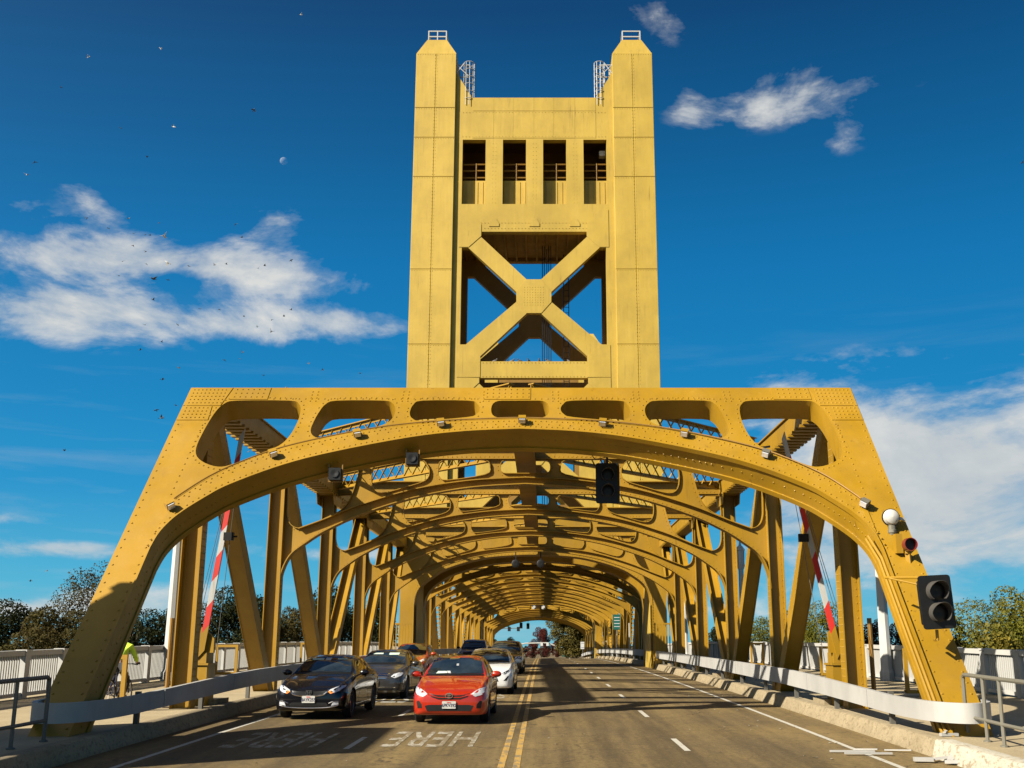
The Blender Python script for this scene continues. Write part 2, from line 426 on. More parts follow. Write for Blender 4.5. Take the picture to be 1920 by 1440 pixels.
def road(t, p):
    big = pos_noise(t, .18, 5, .6); lane = pos_noise(t, 1.0, 6, .65, (1.6, .07, 1)); fine = pos_noise(t, 11, 10, .9); mid = pos_noise(t, 2.6, 6, .7, (1, .55, 1))
    groove = pos_noise(t, 1.0, 2, .5, (1.2, 26, 1))
    c = t.mix(t.ramp(lane, [(.36, 0.0), (.62, 1.0)]), (.070, .046, .015), (.185, .125, .044))
    c = t.mix(t.ramp(big, [(.38, .55), (.62, 0.0)]), c, (.078, .055, .026))
    c = t.mix(t.ramp(mid, [(.28, .65), (.45, 0.0), (.60, 0.0), (.78, .5)]), c, (.050, .035, .017))
    c = t.mix(t.ramp(fine, [(.34, .8), (.52, 0.0)]), c, (.030, .021, .009))
    c = t.mix(t.ramp(fine, [(.54, 0.0), (.70, .75)]), c, (.27, .19, .085))
    vo = t.add('ShaderNodeTexVoronoi'); vo.feature = 'DISTANCE_TO_EDGE'; vo.inputs['Scale'].default_value = .42
    g = t.add('ShaderNodeNewGeometry'); wn = t.add('ShaderNodeTexNoise'); wn.inputs['Scale'].default_value = 1.4; wn.inputs['Detail'].default_value = 5; t.link(g.outputs['Position'], wn.inputs['Vector'])
    va = t.add('ShaderNodeVectorMath'); va.operation = 'ADD'; t.link(g.outputs['Position'], va.inputs[0]); t.link(wn.outputs['Color'], va.inputs[1]); t.link(va.outputs[0], vo.inputs['Vector'])
    cr = t.math('MULTIPLY', t.ramp(vo.outputs['Distance'], [(0.0, 1.0), (.012, .0)]), t.ramp(big, [(.42, 0.0), (.55, .8)]))
    c = t.mix(cr, c, (.022, .016, .009))
    oil = pos_noise(t, .8, 3, .5, (1.2, .25, 1)); c = t.mix(t.ramp(oil, [(.60, 0.0), (.72, .55)]), c, (.05, .034, .014))
    t.link(c, p.inputs['Base Color']); p.inputs['Roughness'].default_value = .82; p.inputs['Specular IOR Level'].default_value = .3
    bump(t, p, t.math('ADD', t.math('MULTIPLY', fine, .7), t.math('MULTIPLY', groove, .5)), .35, .012)
M['road'] = material('worn_concrete_road', road)
def concrete(name, a, b_, sp=.5, chip=None):
    def f(t, p):
        n = pos_noise(t, 1.1, 7, .65); s = pos_noise(t, 25, 4, .7)
        c = t.mix(t.ramp(n, [(.3, 0.0), (.7, 1.0)]), a, b_)
        c = t.mix(t.ramp(s, [(.35, sp), (.55, 0.0)]), c, tuple(x * .5 for x in a))
        if chip:
            q = pos_noise(t, 8.5, 8, .72, (1, .8, 1.4)); c = t.mix(t.ramp(q, [(.52, 0.0), (.60, .8)]), c, chip)
        t.link(c, p.inputs['Base Color']); p.inputs['Roughness'].default_value = .9
        bump(t, p, s, .25, .006)
    return material(name, f)
M['pavement'] = concrete('pavement_concrete', (.25, .19, .10), (.34, .27, .155))
M['kerb'] = concrete('chipped_kerb_concrete', (.19, .145, .08), (.27, .215, .125), .35, (.13, .095, .05))
M['kerb_white'] = concrete('chipped_white_kerb_paint', (.31, .28, .21), (.37, .34, .27), .4, (.18, .13, .07))
M['earth'] = concrete('dry_earth', (.09, .085, .04), (.14, .12, .06))
M['wall_concrete'] = concrete('building_concrete', (.36, .33, .28), (.44, .41, .35))
def paint_mark(name, col, wear):
    def f(t, p):
        n = pos_noise(t, 6, 8, .75, (1, .45, 1)); g = pos_noise(t, 30, 3, .6)
        c = t.mix(t.ramp(g, [(.3, 0.0), (.7, 1.0)]), tuple(a * .8 for a in col), col)
        c = t.mix(t.ramp(n, [(wear - .03, 1.0), (wear + .03, 0.0)]), c, (.15, .115, .062))
        t.link(c, p.inputs['Base Color']); p.inputs['Roughness'].default_value = .75
    return material(name, f)
M['mark_white'] = paint_mark('white_road_paint', (.40, .375, .31), .40)
M['mark_worn'] = paint_mark('worn_white_road_paint', (.33, .30, .235), .525)
M['mark_yellow'] = paint_mark('worn_yellow_road_paint', (.38, .225, .045), .47)
def water(t, p):
    p.inputs['Base Color'].default_value = (.02, .035, .03, 1); p.inputs['Roughness'].default_value = .12
    bump(t, p, pos_noise(t, .8, 4), .3, .1)
M['water'] = material('river_water', water)
def leaf(name, a, b_, c_):
    def f(t, p):
        g = t.add('ShaderNodeNewGeometry'); n = pos_noise(t, .55, 3)
        r = g.outputs['Random Per Island']
        c = t.mix(r, a, b_); c = t.mix(t.ramp(n, [(.40, 0.0), (.66, .9)]), c, c_)
        t.link(c, p.inputs['Base Color']); p.inputs['Roughness'].default_value = .7; p.inputs['Specular IOR Level'].default_value = .06
        tr = t.add('ShaderNodeBsdfTranslucent'); t.link(c, tr.inputs[0]); mx = t.add('ShaderNodeMixShader'); mx.inputs[0].default_value = .25
        o = next(n for n in t.n if n.type == 'OUTPUT_MATERIAL'); t.link(p.outputs[0], mx.inputs[1]); t.link(tr.outputs[0], mx.inputs[2]); t.link(mx.outputs[0], o.inputs[0])
    return material(name, f)
M['leaf_dark'] = leaf('dark_green_leaves', (.013, .017, .006), (.033, .036, .012), (.024, .025, .009))
M['leaf_brown'] = leaf('brown_green_leaves', (.034, .026, .008), (.075, .055, .016), (.05, .044, .012))
M['leaf_green'] = leaf('bright_green_leaves', (.05, .058, .007), (.12, .115, .014), (.14, .12, .014))
M['leaf_street'] = leaf('olive_street_leaves', (.06, .05, .012), (.13, .10, .024), (.09, .075, .02))
M['leaf_red'] = leaf('dark_red_leaves', (.055, .012, .010), (.12, .026, .020), (.06, .022, .014))
M['leaf_rust'] = leaf('rusty_leaves', (.035, .020, .010), (.085, .036, .014), (.05, .035, .014))
M['leaf_yellow'] = leaf('yellowing_leaves', (.10, .085, .015), (.20, .15, .02), (.09, .09, .02))

# ================================================================= SETTING
A_, K_ = .021, 1.105e-4
def zd(y):
    if y < -20: return zd(-20)
    if y <= 190: return A_ * y - K_ * y * y
    if y <= 215: return zd(190) - .021 * (y - 190)
    return zd(215)
def ysteps(y0, y1, s=2.0):
    n = max(1, int(math.ceil((y1 - y0) / s))); return [y0 + (y1 - y0) * i / n for i in range(n + 1)]
def sweep_y(m, prof, y0, y1, s=2.0):
    """closed (x, h) profile swept along the bridge, h measured from the deck"""
    ys = ysteps(y0, y1, s); n = len(prof); vs = []; fs = []
    for y in ys: vs += [(x, y, zd(y) + h) for x, h in prof]
    ar = sum(prof[i][0] * prof[(i + 1) % n][1] - prof[(i + 1) % n][0] * prof[i][1] for i in range(n))
    for i in range(len(ys) - 1):
        for k in range(n):
            k2 = (k + 1) % n; q = (i * n + k, i * n + k2, (i + 1) * n + k2, (i + 1) * n + k); fs.append(q if ar < 0 else q[::-1])
    a = tuple(range(n)); b = tuple((len(ys) - 1) * n + k for k in range(n))
    fs += [a, b[::-1]] if ar > 0 else [a[::-1], b]
    return m.add(vs, fs)
def struct(name, m, mat, **k):
    o = m.world(name, mat, None, (0, 0, 0), **k); return tag(o, kind='structure')
m = MB(); m.add([(-9000, -9000, -7), (9000, -9000, -7), (9000, 9000, -7), (-9000, 9000, -7)], [(0, 1, 2, 3)]); struct('ground', m, M['earth'])
m = MB(); m.add([(-2500, 40, -6.9), (2500, 30, -6.9), (2500, 176, -6.9), (-2500, 186, -6.9)], [(0, 1, 2, 3)]); struct('river', m, M['water'])
m = MB(); sweep_y(m, [(-7.46, 0), (7.46, 0), (7.46, -.8), (-7.46, -.8)], -40, 196); struct('road', m, M['road'], smooth=0)
m = MB(); m.box(-90, 90, 196, 420, -7, zd(215) - .02); struct('far_street', m, M['road'], smooth=0)
m = MB(); sweep_y(m, [(-7.46, 0), (7.46, 0), (7.46, -.3), (-7.46, -.3)], 196.01, 330); struct('road', m, M['road'], smooth=0)
m = MB(); m.box(-60, -14, -60, 14, -7, -.2); struct('bank', m, M['earth'], smooth=0)
m = MB(); m.box(14, 60, -60, 14, -7, -.2); struct('bank', m, M['earth'], smooth=0)
for sx in (-1, 1):
    m = MB(); sweep_y(m, [(sx * 7.465, .28), (sx * 13.95, .28), (sx * 13.95, -.9), (sx * 7.465, -.9)], -40, 196); struct('pavement', m, M['pavement'], smooth=0)
    y = 19.35
    m = MB(); sweep_y(m, [(sx * 7.12, .004), (sx * 7.23, .265), (sx * 7.26, .287), (sx * 7.46, .287), (sx * 7.46, -.1), (sx * 7.12, -.1)], y, 190); struct('kerb', m, M['kerb'], smooth=50)
    m = MB(); sweep_y(m, [(sx * 7.10, .004), (sx * 7.17, .27), (sx * 7.20, .292), (sx * 7.46, .292), (sx * 7.46, -.1), (sx * 7.10, -.1)], -40, y - .03); struct('kerb', m, M['kerb_white' if sx > 0 else 'kerb'], smooth=50)
# ---- painted markings, each a sheet just above the road
def ribbon(m, x0, x1, y0, y1, h=.004, s=2.0):
    ys = ysteps(y0, y1, s)
    for a, b in zip(ys[:-1], ys[1:]): m.add([(x0, a, zd(a) + h), (x1, a, zd(a) + h), (x1, b, zd(b) + h), (x0, b, zd(b) + h)], [(0, 1, 2, 3)])
    return m
for x in (-.10, .14): struct('centre_line', ribbon(MB(), x - .055, x + .055, -20, 190), M['mark_yellow'], smooth=0)
for x in (-6.12, 6.14): struct('edge_line', ribbon(MB(), x - .055, x + .055, -20, 190), M['mark_white'], smooth=0)
for x, y0 in ((3.12, 20.3), (-2.98, 20.6)):
    k = 0; y = y0
    while y < 120:
        struct('lane_dash', ribbon(MB(), x - .055, x + .055, y, y + 2.2), M['mark_white'], smooth=0); y += 7.6
def road_word(txt, xc, y0, y1, w, mat):
    t = text_mb(txt, 1.0, 0.0, .012)
    xs = [v[0] for v in t.v]; ys = [v[1] for v in t.v]; fx = w / (max(xs) - min(xs)); fy = (y1 - y0) / (max(ys) - min(ys)); cx, cy = (max(xs) + min(xs)) / 2, (max(ys) + min(ys)) / 2
    vs = []
    for x, y, z in t.v:                       # written for the traffic that comes towards the camera
        X = xc - (x - cx) * fx; Y = (y0 + y1) / 2 - (y - cy) * fy; vs.append((X, Y, zd(Y) + .005))
    t2 = MB(); t2.add(vs, t.f); struct('road_lettering', t2, mat, smooth=0)
road_word('HERE', -1.59, 21.0, 23.95, 1.72, M['mark_worn']); road_word('HERE', -4.5, 20.85, 23.75, 1.75, M['mark_worn'])
road_word('STOP', -4.35, 33.4, 36.4, 1.75, M['mark_white']); road_word('STOP', -1.5, 35.4, 38.6, 1.75, M['mark_worn'])

# ================================================================= NEAR TRUSS SPAN
PZ = [18.3 + 8.35 * i for i in range(7)]        # panel points, the last is the tower
XP = 7.925; ZT = 8.6
pm, py0, pz0 = .906, 19.85, .58
pn = Vector((0, 1, -pm)).normalized()
def TP(u, v, w): return (u, py0 + pm * (v - pz0) + pn.y * w, v + pn.z * w)
RIBB = [(-7.69, 4.16), (-7.62, 4.55), (-7.39, 4.95), (-6.95, 5.38), (-6.48, 5.73), (-5.41, 6.25), (-4.27, 6.62), (-2.59, 7.02), (-1.3, 7.2), (0, 7.27)]
RIBT = [(-7.66, 5.2), (-7.49, 5.43), (-6.87, 6.0), (-5.83, 6.58), (-4.69, 6.96), (-3.35, 7.28), (-2.0, 7.46), (-.66, 7.54), (0, 7.56)]
def full(h, n=5):
    a = spline(h, n); return a + mir(a)[1:]
ribb, ribt = full(RIBB), full(RIBT)
H1 = [(-7.51, 7.85), (-7.38, 8.08), (-7.1, 8.17), (-5.8, 8.17), (-5.53, 8.07), (-5.43, 7.86), (-5.42, 7.5), (-5.5, 7.1), (-5.68, 6.8), (-6.1, 6.56), (-6.64, 6.27), (-6.92, 6.21), (-7.26, 6.31), (-7.52, 6.5), (-7.62, 6.75), (-7.62, 7.1), (-7.58, 7.5)]
H2 = [(-4.95, 7.85), (-4.85, 8.06), (-4.6, 8.17), (-3.45, 8.17), (-3.2, 8.09), (-3.09, 7.9), (-3.11, 7.65), (-3.25, 7.46), (-3.55, 7.33), (-4.2, 7.17), (-4.7, 7.03), (-4.92, 7.07), (-5.04, 7.25), (-5.02, 7.55)]
H3 = [(-2.72, 7.85), (-2.66, 8.05), (-2.45, 8.17), (-1.3, 8.17), (-1.08, 8.07), (-1.0, 7.9), (-1.08, 7.74), (-1.3, 7.65), (-2.4, 7.54), (-2.62, 7.6), (-2.7, 7.7)]
H4 = roundpoly([(-.72, 7.63), (.72, 7.63), (.72, 8.17), (-.72, 8.17)], .26, 5)
def sm(h): return [tuple(p) for p in spline(h, 3, True)]
pholes = [sm(H1), sm(H2), sm(H3)]; pholes = pholes + [mir(h) for h in pholes] + [H4]
span = empty('truss_span', (0, PZ[0], zd(PZ[0])), 'gold riveted steel truss span with arched portal at its near end, spanning the road', 'bridge span')
m = MB(); m.plate([(-8.4, -.6), (-8.4, 8.59), (8.4, 8.59), (8.4, -.6), (7.69, -.6)] + ribb[::-1] + [(-7.69, -.6)], pholes, TP, 0, .58)
portal = m.world('portal_frame', M['gold'], span)
# raised plates on the portal front
m = MB(); m.plate(ribt + ribb[::-1], [], TP, -.028, -.002); m.world('rib_plate', M['gold'], portal)
for s in (-1, 1):
    q = lambda pts: [(s * u, v) for u, v in pts]
    for nm, pts in (('corner_plate', [(-8.385, 8.0), (-8.385, 8.575), (-7.32, 8.575), (-7.46, 8.0)]), ('corner_plate', [(-8.385, 7.55), (-8.385, 7.985), (-7.66, 7.985), (-7.62, 7.55)]), ('joint_plate', [(-7.30, 8.2), (-7.30, 8.575), (-6.35, 8.575), (-6.35, 8.2)]),):
        m = MB(); m.plate(q(pts), [], TP, -.016, -.001); m.world(nm, M['gold'], portal)
m = MB(); m.plate([(-.9, 8.2), (-.9, 8.575), (.25, 8.575), (.25, 8.2)], [], TP, -.016, -.001); m.world('joint_plate', M['gold'], portal)
# angle irons along the soffit's edges and down the inner faces of the legs
for w0 in (-.06, .52):
    m = MB(); m.strip([(-7.69, -.5)] + ribb + [(7.69, -.5)], TP, w0, w0 + .12, -.03); m.world('edge_angle', M['gold'], portal)
RV = MB(); rn = -pn
def rv_line(pts, sp, off=0.0, w=0.0):
    d = 0.0; nxt = sp / 2
    for a, b in zip(pts[:-1], pts[1:]):
        a, b = Vector(a), Vector(b); L = (b - a).length
        if L < 1e-6: continue
        nx = Vector((-(b - a).y, (b - a).x)) / L
        while nxt <= d + L:
            p = a + (b - a) * ((nxt - d) / L) + nx * off; RV.rivet(TP(p.x, p.y, w), rn); nxt += sp
        d += L
for s in (-1, 1):
    rv_line([(s * 8.31, .3), (s * 8.31, 8.5)], .19); rv_line([(s * 7.78, .3), (s * 7.78, 4.3), (s * 7.6, 5.2)], .19)
    rv_line([(s * 7.74, 5.4), (s * 7.70, 7.9)], .16)
    for k in range(5):
        for j in range(9): RV.rivet(TP(s * (8.28 - .1 * j), 8.08 + .105 * k, -.016), rn)
    for k in range(4):
        for j in range(6): RV.rivet(TP(s * (8.28 - .105 * j), 7.62 + .1 * k, -.016), rn)
    for k in range(3):
        for j in range(6): RV.rivet(TP(s * (7.2 - .14 * j), 8.27 + .12 * k, -.016), rn)
for j in range(8):
    for k in range(3): RV.rivet(TP(-.85 + .15 * j, 8.27 + .12 * k, -.016), rn)
rv_line(ribt, .13, -.06, -.028); rv_line(ribb, .13, .07, -.028); rv_line(ribt, .26, -.15, -.028)
rv_line([(-8.2, 8.22), (8.2, 8.22)], .16)
for h in pholes:
    c = h + [h[0]]; a = sum(c[i][0] * c[i + 1][1] - c[i + 1][0] * c[i][1] for i in range(len(h)))
    if len(h) > 30: rv_line(c, .13, -.075 if a > 0 else .075)
for u in (-5.2, -2.9, -.87):
    for s in (-1, 1):
        for o in (-.07, .07): rv_line([(s * u + o, 8.1), (s * u + o, 8.52)], .1)
# rivets on the soffit and inner leg faces
for w in (.05, .29, .53):
    for pts in (ribb,):
        for i in range(0, len(pts) - 1):
            a, b = Vector(pts[i]), Vector(pts[i + 1]); n_ = max(1, int((b - a).length / .13))
            for k in range(n_):
                p = a + (b - a) * (k / n_); d = (b - a).normalized(); RV.rivet(TP(p.x, p.y, w), Vector(TP(p.x + d.y, p.y - d.x, w)) - Vector(TP(p.x, p.y, w)), .02)
    for s in (-1, 1):
        for k in range(26): RV.rivet(TP(s * 7.69, .4 + .145 * k, w + (.06 if k % 2 else 0)), (-s, 0, 0), .022)
tag(RV.world('rivets', M['gold'], portal), kind='stuff')
# conduit along the rib, twin conduits down the right leg
m = MB(); m.tube([TP(u, v + .03, -.045) for u, v in ribt[3:-3]], .018, 6); m.world('conduit', M['gold_dark'], portal)
for o in (0, .085):
    m = MB(); m.tube([TP(7.62 - o * .4, .1, .05 + o), TP(7.62 - o * .4, 4.0, .05 + o), TP(7.5 - o * .4, 4.5, .05 + o)], .032, 8); m.world('conduit', M['gold'], portal)

# ---- vertical posts
pw = .42; HW = .225
m = MB()
for s in (-1, 1): m.box(s * HW - .012, s * HW + .012, -pw / 2, pw / 2, -.4, ZT)
m.box(-HW + .012, HW - .012, -.012, .012, -.4, ZT)
for s in (-1, 1): m.box(s * .175 - .036, s * .175 + .036, -.03, .03, -.4, ZT)
POST = m.mesh('vertical_post', M['gold'], 0)
def post_rivets_mb(z1=ZT):
    m = MB(); z = .3
    while z < z1:
        for s in (-1, 1):
            for y in (-.14, -.05, .05, .14): m.rivet((s * (HW + .012), y, z), (s, 0, 0), .018)
            m.rivet((s * .175, -.03, z), (0, -1, 0), .018)
            m.rivet((s * (HW - .012), -.12, z), (-s, 0, 0), .018)
        z += .17
    return m
PRIV = post_rivets_mb().mesh('rivets', M['gold'], 0)
def hbeam(p, q, hx, depth, flange=.028):
    """built-up section from p to q in the plane of the truss"""
    m = MB(); p, q = Vector(p), Vector(q); az = (q - p); L = az.length; az.normalize(); ax = Vector((1, 0, 0)); ay = az.cross(ax)
    c = (p + q) / 2
    for s in (-1, 1): m.frame_box(c + ax * (s * hx), ax, ay, az, flange / 2, depth / 2, L / 2)
    m.frame_box(c, ax, ay, az, hx - flange / 2, .014, L / 2)
    m.frame_box(c + ay * (depth / 2 - .04), ax, ay, az, hx - flange / 2, .012, L / 2)
    k = .3
    while k < L:
        for s in (-1, 1):
            for d in (-depth * .4, depth * .4): m.rivet(p + az * k + ax * (s * (hx + flange / 2)) + ay * d, ax * s, .02)
        k += .2
    return m
DIAG = []
for (a, za, b, zb) in ((PZ[1] + .85, 7.75, PZ[2] - .15, -.1), (PZ[2] + .25, 8.2, PZ[3] - .15, -.1), (PZ[3] + .15, -.1, PZ[4] - .25, 8.2), (PZ[4] + .15, -.1, PZ[5] - .25, 8.2), (PZ[5] + .15, -.1, PZ[6] - 2.2, 8.2)):
    za = za + zd(a) if za < 1 else za; zb = zb + zd(b) if zb < 1 else zb
    DIAG.append((hbeam((0, a, za), (0, b, zb), .215, .46).mesh('diagonal_brace', M['gold'], 0)))
for sx in (-1, 1):
    m = MB()
    for a in (-1, 1): m.box(a * HW - .012, a * HW + .012, -pw / 2, pw / 2, -.4, 7.15)
    m.box(-HW + .012, HW - .012, -.012, .012, -.4, 7.15)
    for a in (-1, 1): m.box(a * .175 - .036, a * .175 + .036, -.03, .03, -.4, 7.15)
    m.v = [(x + sx * XP, y + PZ[1] + .12, z) for x, y, z in m.v]; m.world('vertical_post', M['gold'], span, (sx * XP, PZ[1] + .12, 0), 0)
    m = post_rivets_mb(7.0); tag(m.build('rivets', M['gold'], KIDS[span.name][-1], (sx * XP, PZ[1] + .12, 0), 0), kind='stuff')
    for i in range(2, 6):
        o = share('vertical_post', POST, span, (sx * XP, PZ[i], 0))
        r = share('rivets', PRIV, o, (sx * XP, PZ[i], 0)); tag(r, kind='stuff')
    for d in DIAG: share('diagonal_brace', d, span, (sx * XP, 0, 0))
def top_chord(y0, y1):
    m = MB()
    for s in (-1, 1): m.box(s * .30 - .02, s * .30 + .02, y0, y1, 8.06, 8.56)
    m.box(-.38, .38, y0, y1, 8.562, 8.6)
    y = y0 + .3
    while y < y1: m.box(-.38, .38, y - .1, y + .1, 7.98, 8.058); y += .46
    return m.mesh('top_chord', M['gold'], 0)
CH = top_chord(27.6, 68)
for sx in (-1, 1): share('top_chord', CH, span, (sx * XP, 0, 0))
m = MB(); m.box(-.24, .24, 27.75, 66, 8.02, 8.5); m.box(-.32, .32, 27.75, 66, 8.502, 8.53); m.box(-.32, .32, 27.75, 66, 7.98, 8.018)
m.world('centre_strut', M['gold_dark'], span)
m = MB(); m.box(-7.6, 7.6, 29.15, 29.18, 8.3, 8.86); m.box(-7.6, 7.6, 29.02, 29.4, 8.27, 8.299); m.box(-7.6, 7.6, 29.02, 29.4, 8.861, 8.89)
for k in range(100): m.rivet((-7.5 + .151 * k, 29.15, 8.36), (0, -1, 0))
m.world('portal_strut', M['gold'], span)
# ---- sway frames
FB = [(-7.71, 3.95), (-7.66, 4.45), (-7.42, 4.98), (-6.95, 5.37), (-6.34, 5.76), (-5.29, 6.25), (-3.59, 6.8), (-1.8, 7.13), (0, 7.25)]
FT = [(-7.2, 5.82), (-6.44, 6.1), (-5.3, 6.56), (-3.6, 7.07), (-1.8, 7.36), (0, 7.46)]
G1 = [(-7.62, 6.6), (-7.59, 6.2), (-7.47, 5.95), (-7.2, 5.84), (-6.8, 5.96), (-6.35, 6.17), (-5.9, 6.40), (-5.62, 6.75), (-5.44, 7.3), (-5.37, 7.75), (-5.5, 8.0), (-7.4, 8.03), (-7.62, 7.8)]
G2 = [(-4.95, 7.5), (-4.88, 7.85), (-4.62, 8.05), (-3.45, 8.05), (-3.17, 7.87), (-3.1, 7.6), (-3.25, 7.37), (-3.9, 7.16), (-4.6, 6.98), (-4.88, 7.12)]
G3 = [(-2.8, 7.72), (-2.62, 8.05), (-1.35, 8.05), (-1.15, 7.8), (-1.3, 7.58), (-2.5, 7.40), (-2.75, 7.5)]
G4 = roundpoly([(-.82, 7.6), (.82, 7.6), (.82, 8.05), (-.82, 8.05)], .2, 4)
fb, ft = full(FB), full(FT); fh = [sm(G1), sm(G2), sm(G3)]; fh = fh + [mir(h) for h in fh] + [G4]
def sway_meshes():
    T = XZ(0.0)
    m = MB(); m.plate([(-7.71, 8.58)] + fb + [(7.71, 8.58)], fh, T, -.02, .02)
    m.strip(fb, T, -.2, .2, .03); m.strip(ft, T, -.17, .17, .03)
    for h in fh: m.strip(h, T, -.1, .1, .02, True)
    m.box(-7.5, 7.5, -.25, -.022, 8.54, 8.58); m.box(-7.5, 7.5, .022, .25, 8.54, 8.58)
    m.box(-7.5, 7.5, -.14, -.022, 8.07, 8.10); m.box(-7.5, 7.5, .022, .14, 8.07, 8.10)
    web = m.mesh('sway_frame', M['gold'], 35)
    r = MB()
    def line(pts, sp, off):
        d = 0; nx = sp / 2
        for a, b in zip(pts[:-1], pts[1:]):
            a, b = Vector(a), Vector(b); L = (b - a).length
            if L < 1e-6: continue
            n_ = Vector((-(b - a).y, (b - a).x)) / L
            while nx <= d + L:
                p = a + (b - a) * ((nx - d) / L) + n_ * off; r.rivet((p.x, -.02, p.y), (0, -1, 0), .02); nx += sp
            d += L
    line(fb, .15, .08); line(ft, .15, -.06); line([(-7.4, 8.16), (7.4, 8.16)], .15, 0); line([(-7.4, 8.48), (7.4, 8.48)], .15, 0)
    for h in fh:
        c = h + [h[0]]; a = sum(c[i][0] * c[i + 1][1] - c[i + 1][0] * c[i][1] for i in range(len(h)))
        line(c, .15, -.07 if a > 0 else .07)
    for x0 in (-4.9, 0, 4.9):                       # splice plates on top of the rib
        for k in range(9):
            for j in (-.1, 0, .1):
                u = x0 - .5 + k * .125; i = min(range(len(fb)), key=lambda q: abs(fb[q][0] - u)); r.rivet((u, j, fb[i][1] - .0), (0, 0, -1), .02)
                i = min(range(len(ft)), key=lambda q: abs(ft[q][0] - u)); r.rivet((u, j, ft[i][1] + .032), (0, 0, 1), .02)
    return web, r.mesh('rivets', M['gold'], 0)
SWAY, SRIV = sway_meshes()
def sway(y, parent, riv=True):
    o = share('sway_frame', SWAY, parent, (0, y, 0))
    if riv: tag(share('rivets', SRIV, o, (0, y, 0)), kind='stuff')
for i in range(2, 6): sway(PZ[i], span)
# ---- lattice laterals: from the middle of each frame out to the chords of the next
def lattice(p, q, depth=.58):
    m = MB(); p, q = Vector(p), Vector(q); d = (q - p); L = d.length; d.normalize(); up = Vector((0, 0, 1)); n = d.cross(up)
    for s in (-1, 1):
        for o in (-.05, .05): m.bar(p + up * (s * depth / 2) + n * o, q + up * (s * depth / 2) + n * o, .09, .03)
        m.bar(p + up * (s * (depth / 2 - .05)), q + up * (s * (depth / 2 - .05)), .02, .12)
    k = 0; st = .52
    while k < L - st:
        a, b = p + d * k, p + d * (k + st)
        m.bar(a - up * depth / 2 + n * .02, b + up * depth / 2 + n * .02, .014, .055, n); m.bar(a + up * depth / 2 - n * .02, b - up * depth / 2 - n * .02, .014, .055, n)
        k += st / 1.0
    return m
def flip_x(me, name):
    c = me.copy(); c.name = name; co = np.empty(len(c.vertices) * 3, 'f'); c.vertices.foreach_get('co', co); co[0::3] *= -1; c.vertices.foreach_set('co', co); c.flip_normals(); return c
LAT = lattice((-.25, .35, 8.52), (-7.5, 8.0, 8.52)).mesh('lateral_brace', M['gold'], 0); LATR = flip_x(LAT, 'lateral_brace')
for i in range(1, 6):
    for me in (LAT, LATR): share('lateral_brace', me, span, (0, PZ[i] + (.6 if i == 1 else 0), 0))
# ---- plates where members meet
GUS = MB()
for sx in (-1, 1):
    GUS.plate([(-.7, 7.6), (.7, 7.6), (.95, 8.05), (.95, 8.5), (-.95, 8.5), (-.95, 8.05)], [], lambda u, v, w: (sx * .325 + w, u, v), -.012, .012)
GUSM = GUS.mesh('gusset_plate', M['gold'], 0)
for sx in (-1, 1):
    for i in range(2, 6): share('gusset_plate', GUSM, span, (sx * XP, PZ[i], 0))

# ================================================================= LIFT SPAN
lift = empty('lift_span', (0, 74, zd(74)), 'gold lift span of many arches between the two bridge towers, cars beneath it', 'bridge span')
LY = [75.2 + 7.75 * i for i in range(9)]
CH2 = top_chord(74, 138.5)
m = MB()
for s in (-1, 1): m.box(s * .25 - .014, s * .25 + .014, -.24, .24, -.4, ZT)
for k in range(24):
    for s in (-1, 1): m.bar((-.24 * s, -.2, k * .35), (.24 * s, -.2, k * .35 + .35), .06, .014, (0, 1, 0))
LPOST = m.mesh('vertical_post', M['gold'], 0)
for i, y in enumerate(LY):
    sway(y, lift, i < 3)
    for sx in (-1, 1): share('vertical_post', LPOST if i % 2 == 0 else POST, lift, (sx * XP, y, 0))
    if i < 8:
        for me in (LAT, LATR): share('lateral_brace', me, lift, (0, y, 0))
        a, b = ((y + .2, 8.2), (LY[i + 1] - .2, .6)) if i < 4 else ((y + .2, .6), (LY[i + 1] - .2, 8.2))
        d = hbeam((0, *a), (0, *b), .215, .40).mesh('diagonal_brace', M['gold'], 0)
        for sx in (-1, 1): share('diagonal_brace', d, lift, (sx * XP, 0, 0))
for sx in (-1, 1): share('top_chord', CH2, lift, (sx * XP, 0, 0))
m = MB(); m.box(-.24, .24, 74, 138.5, 8.02, 8.5); m.world('centre_strut', M['gold_dark'], lift)

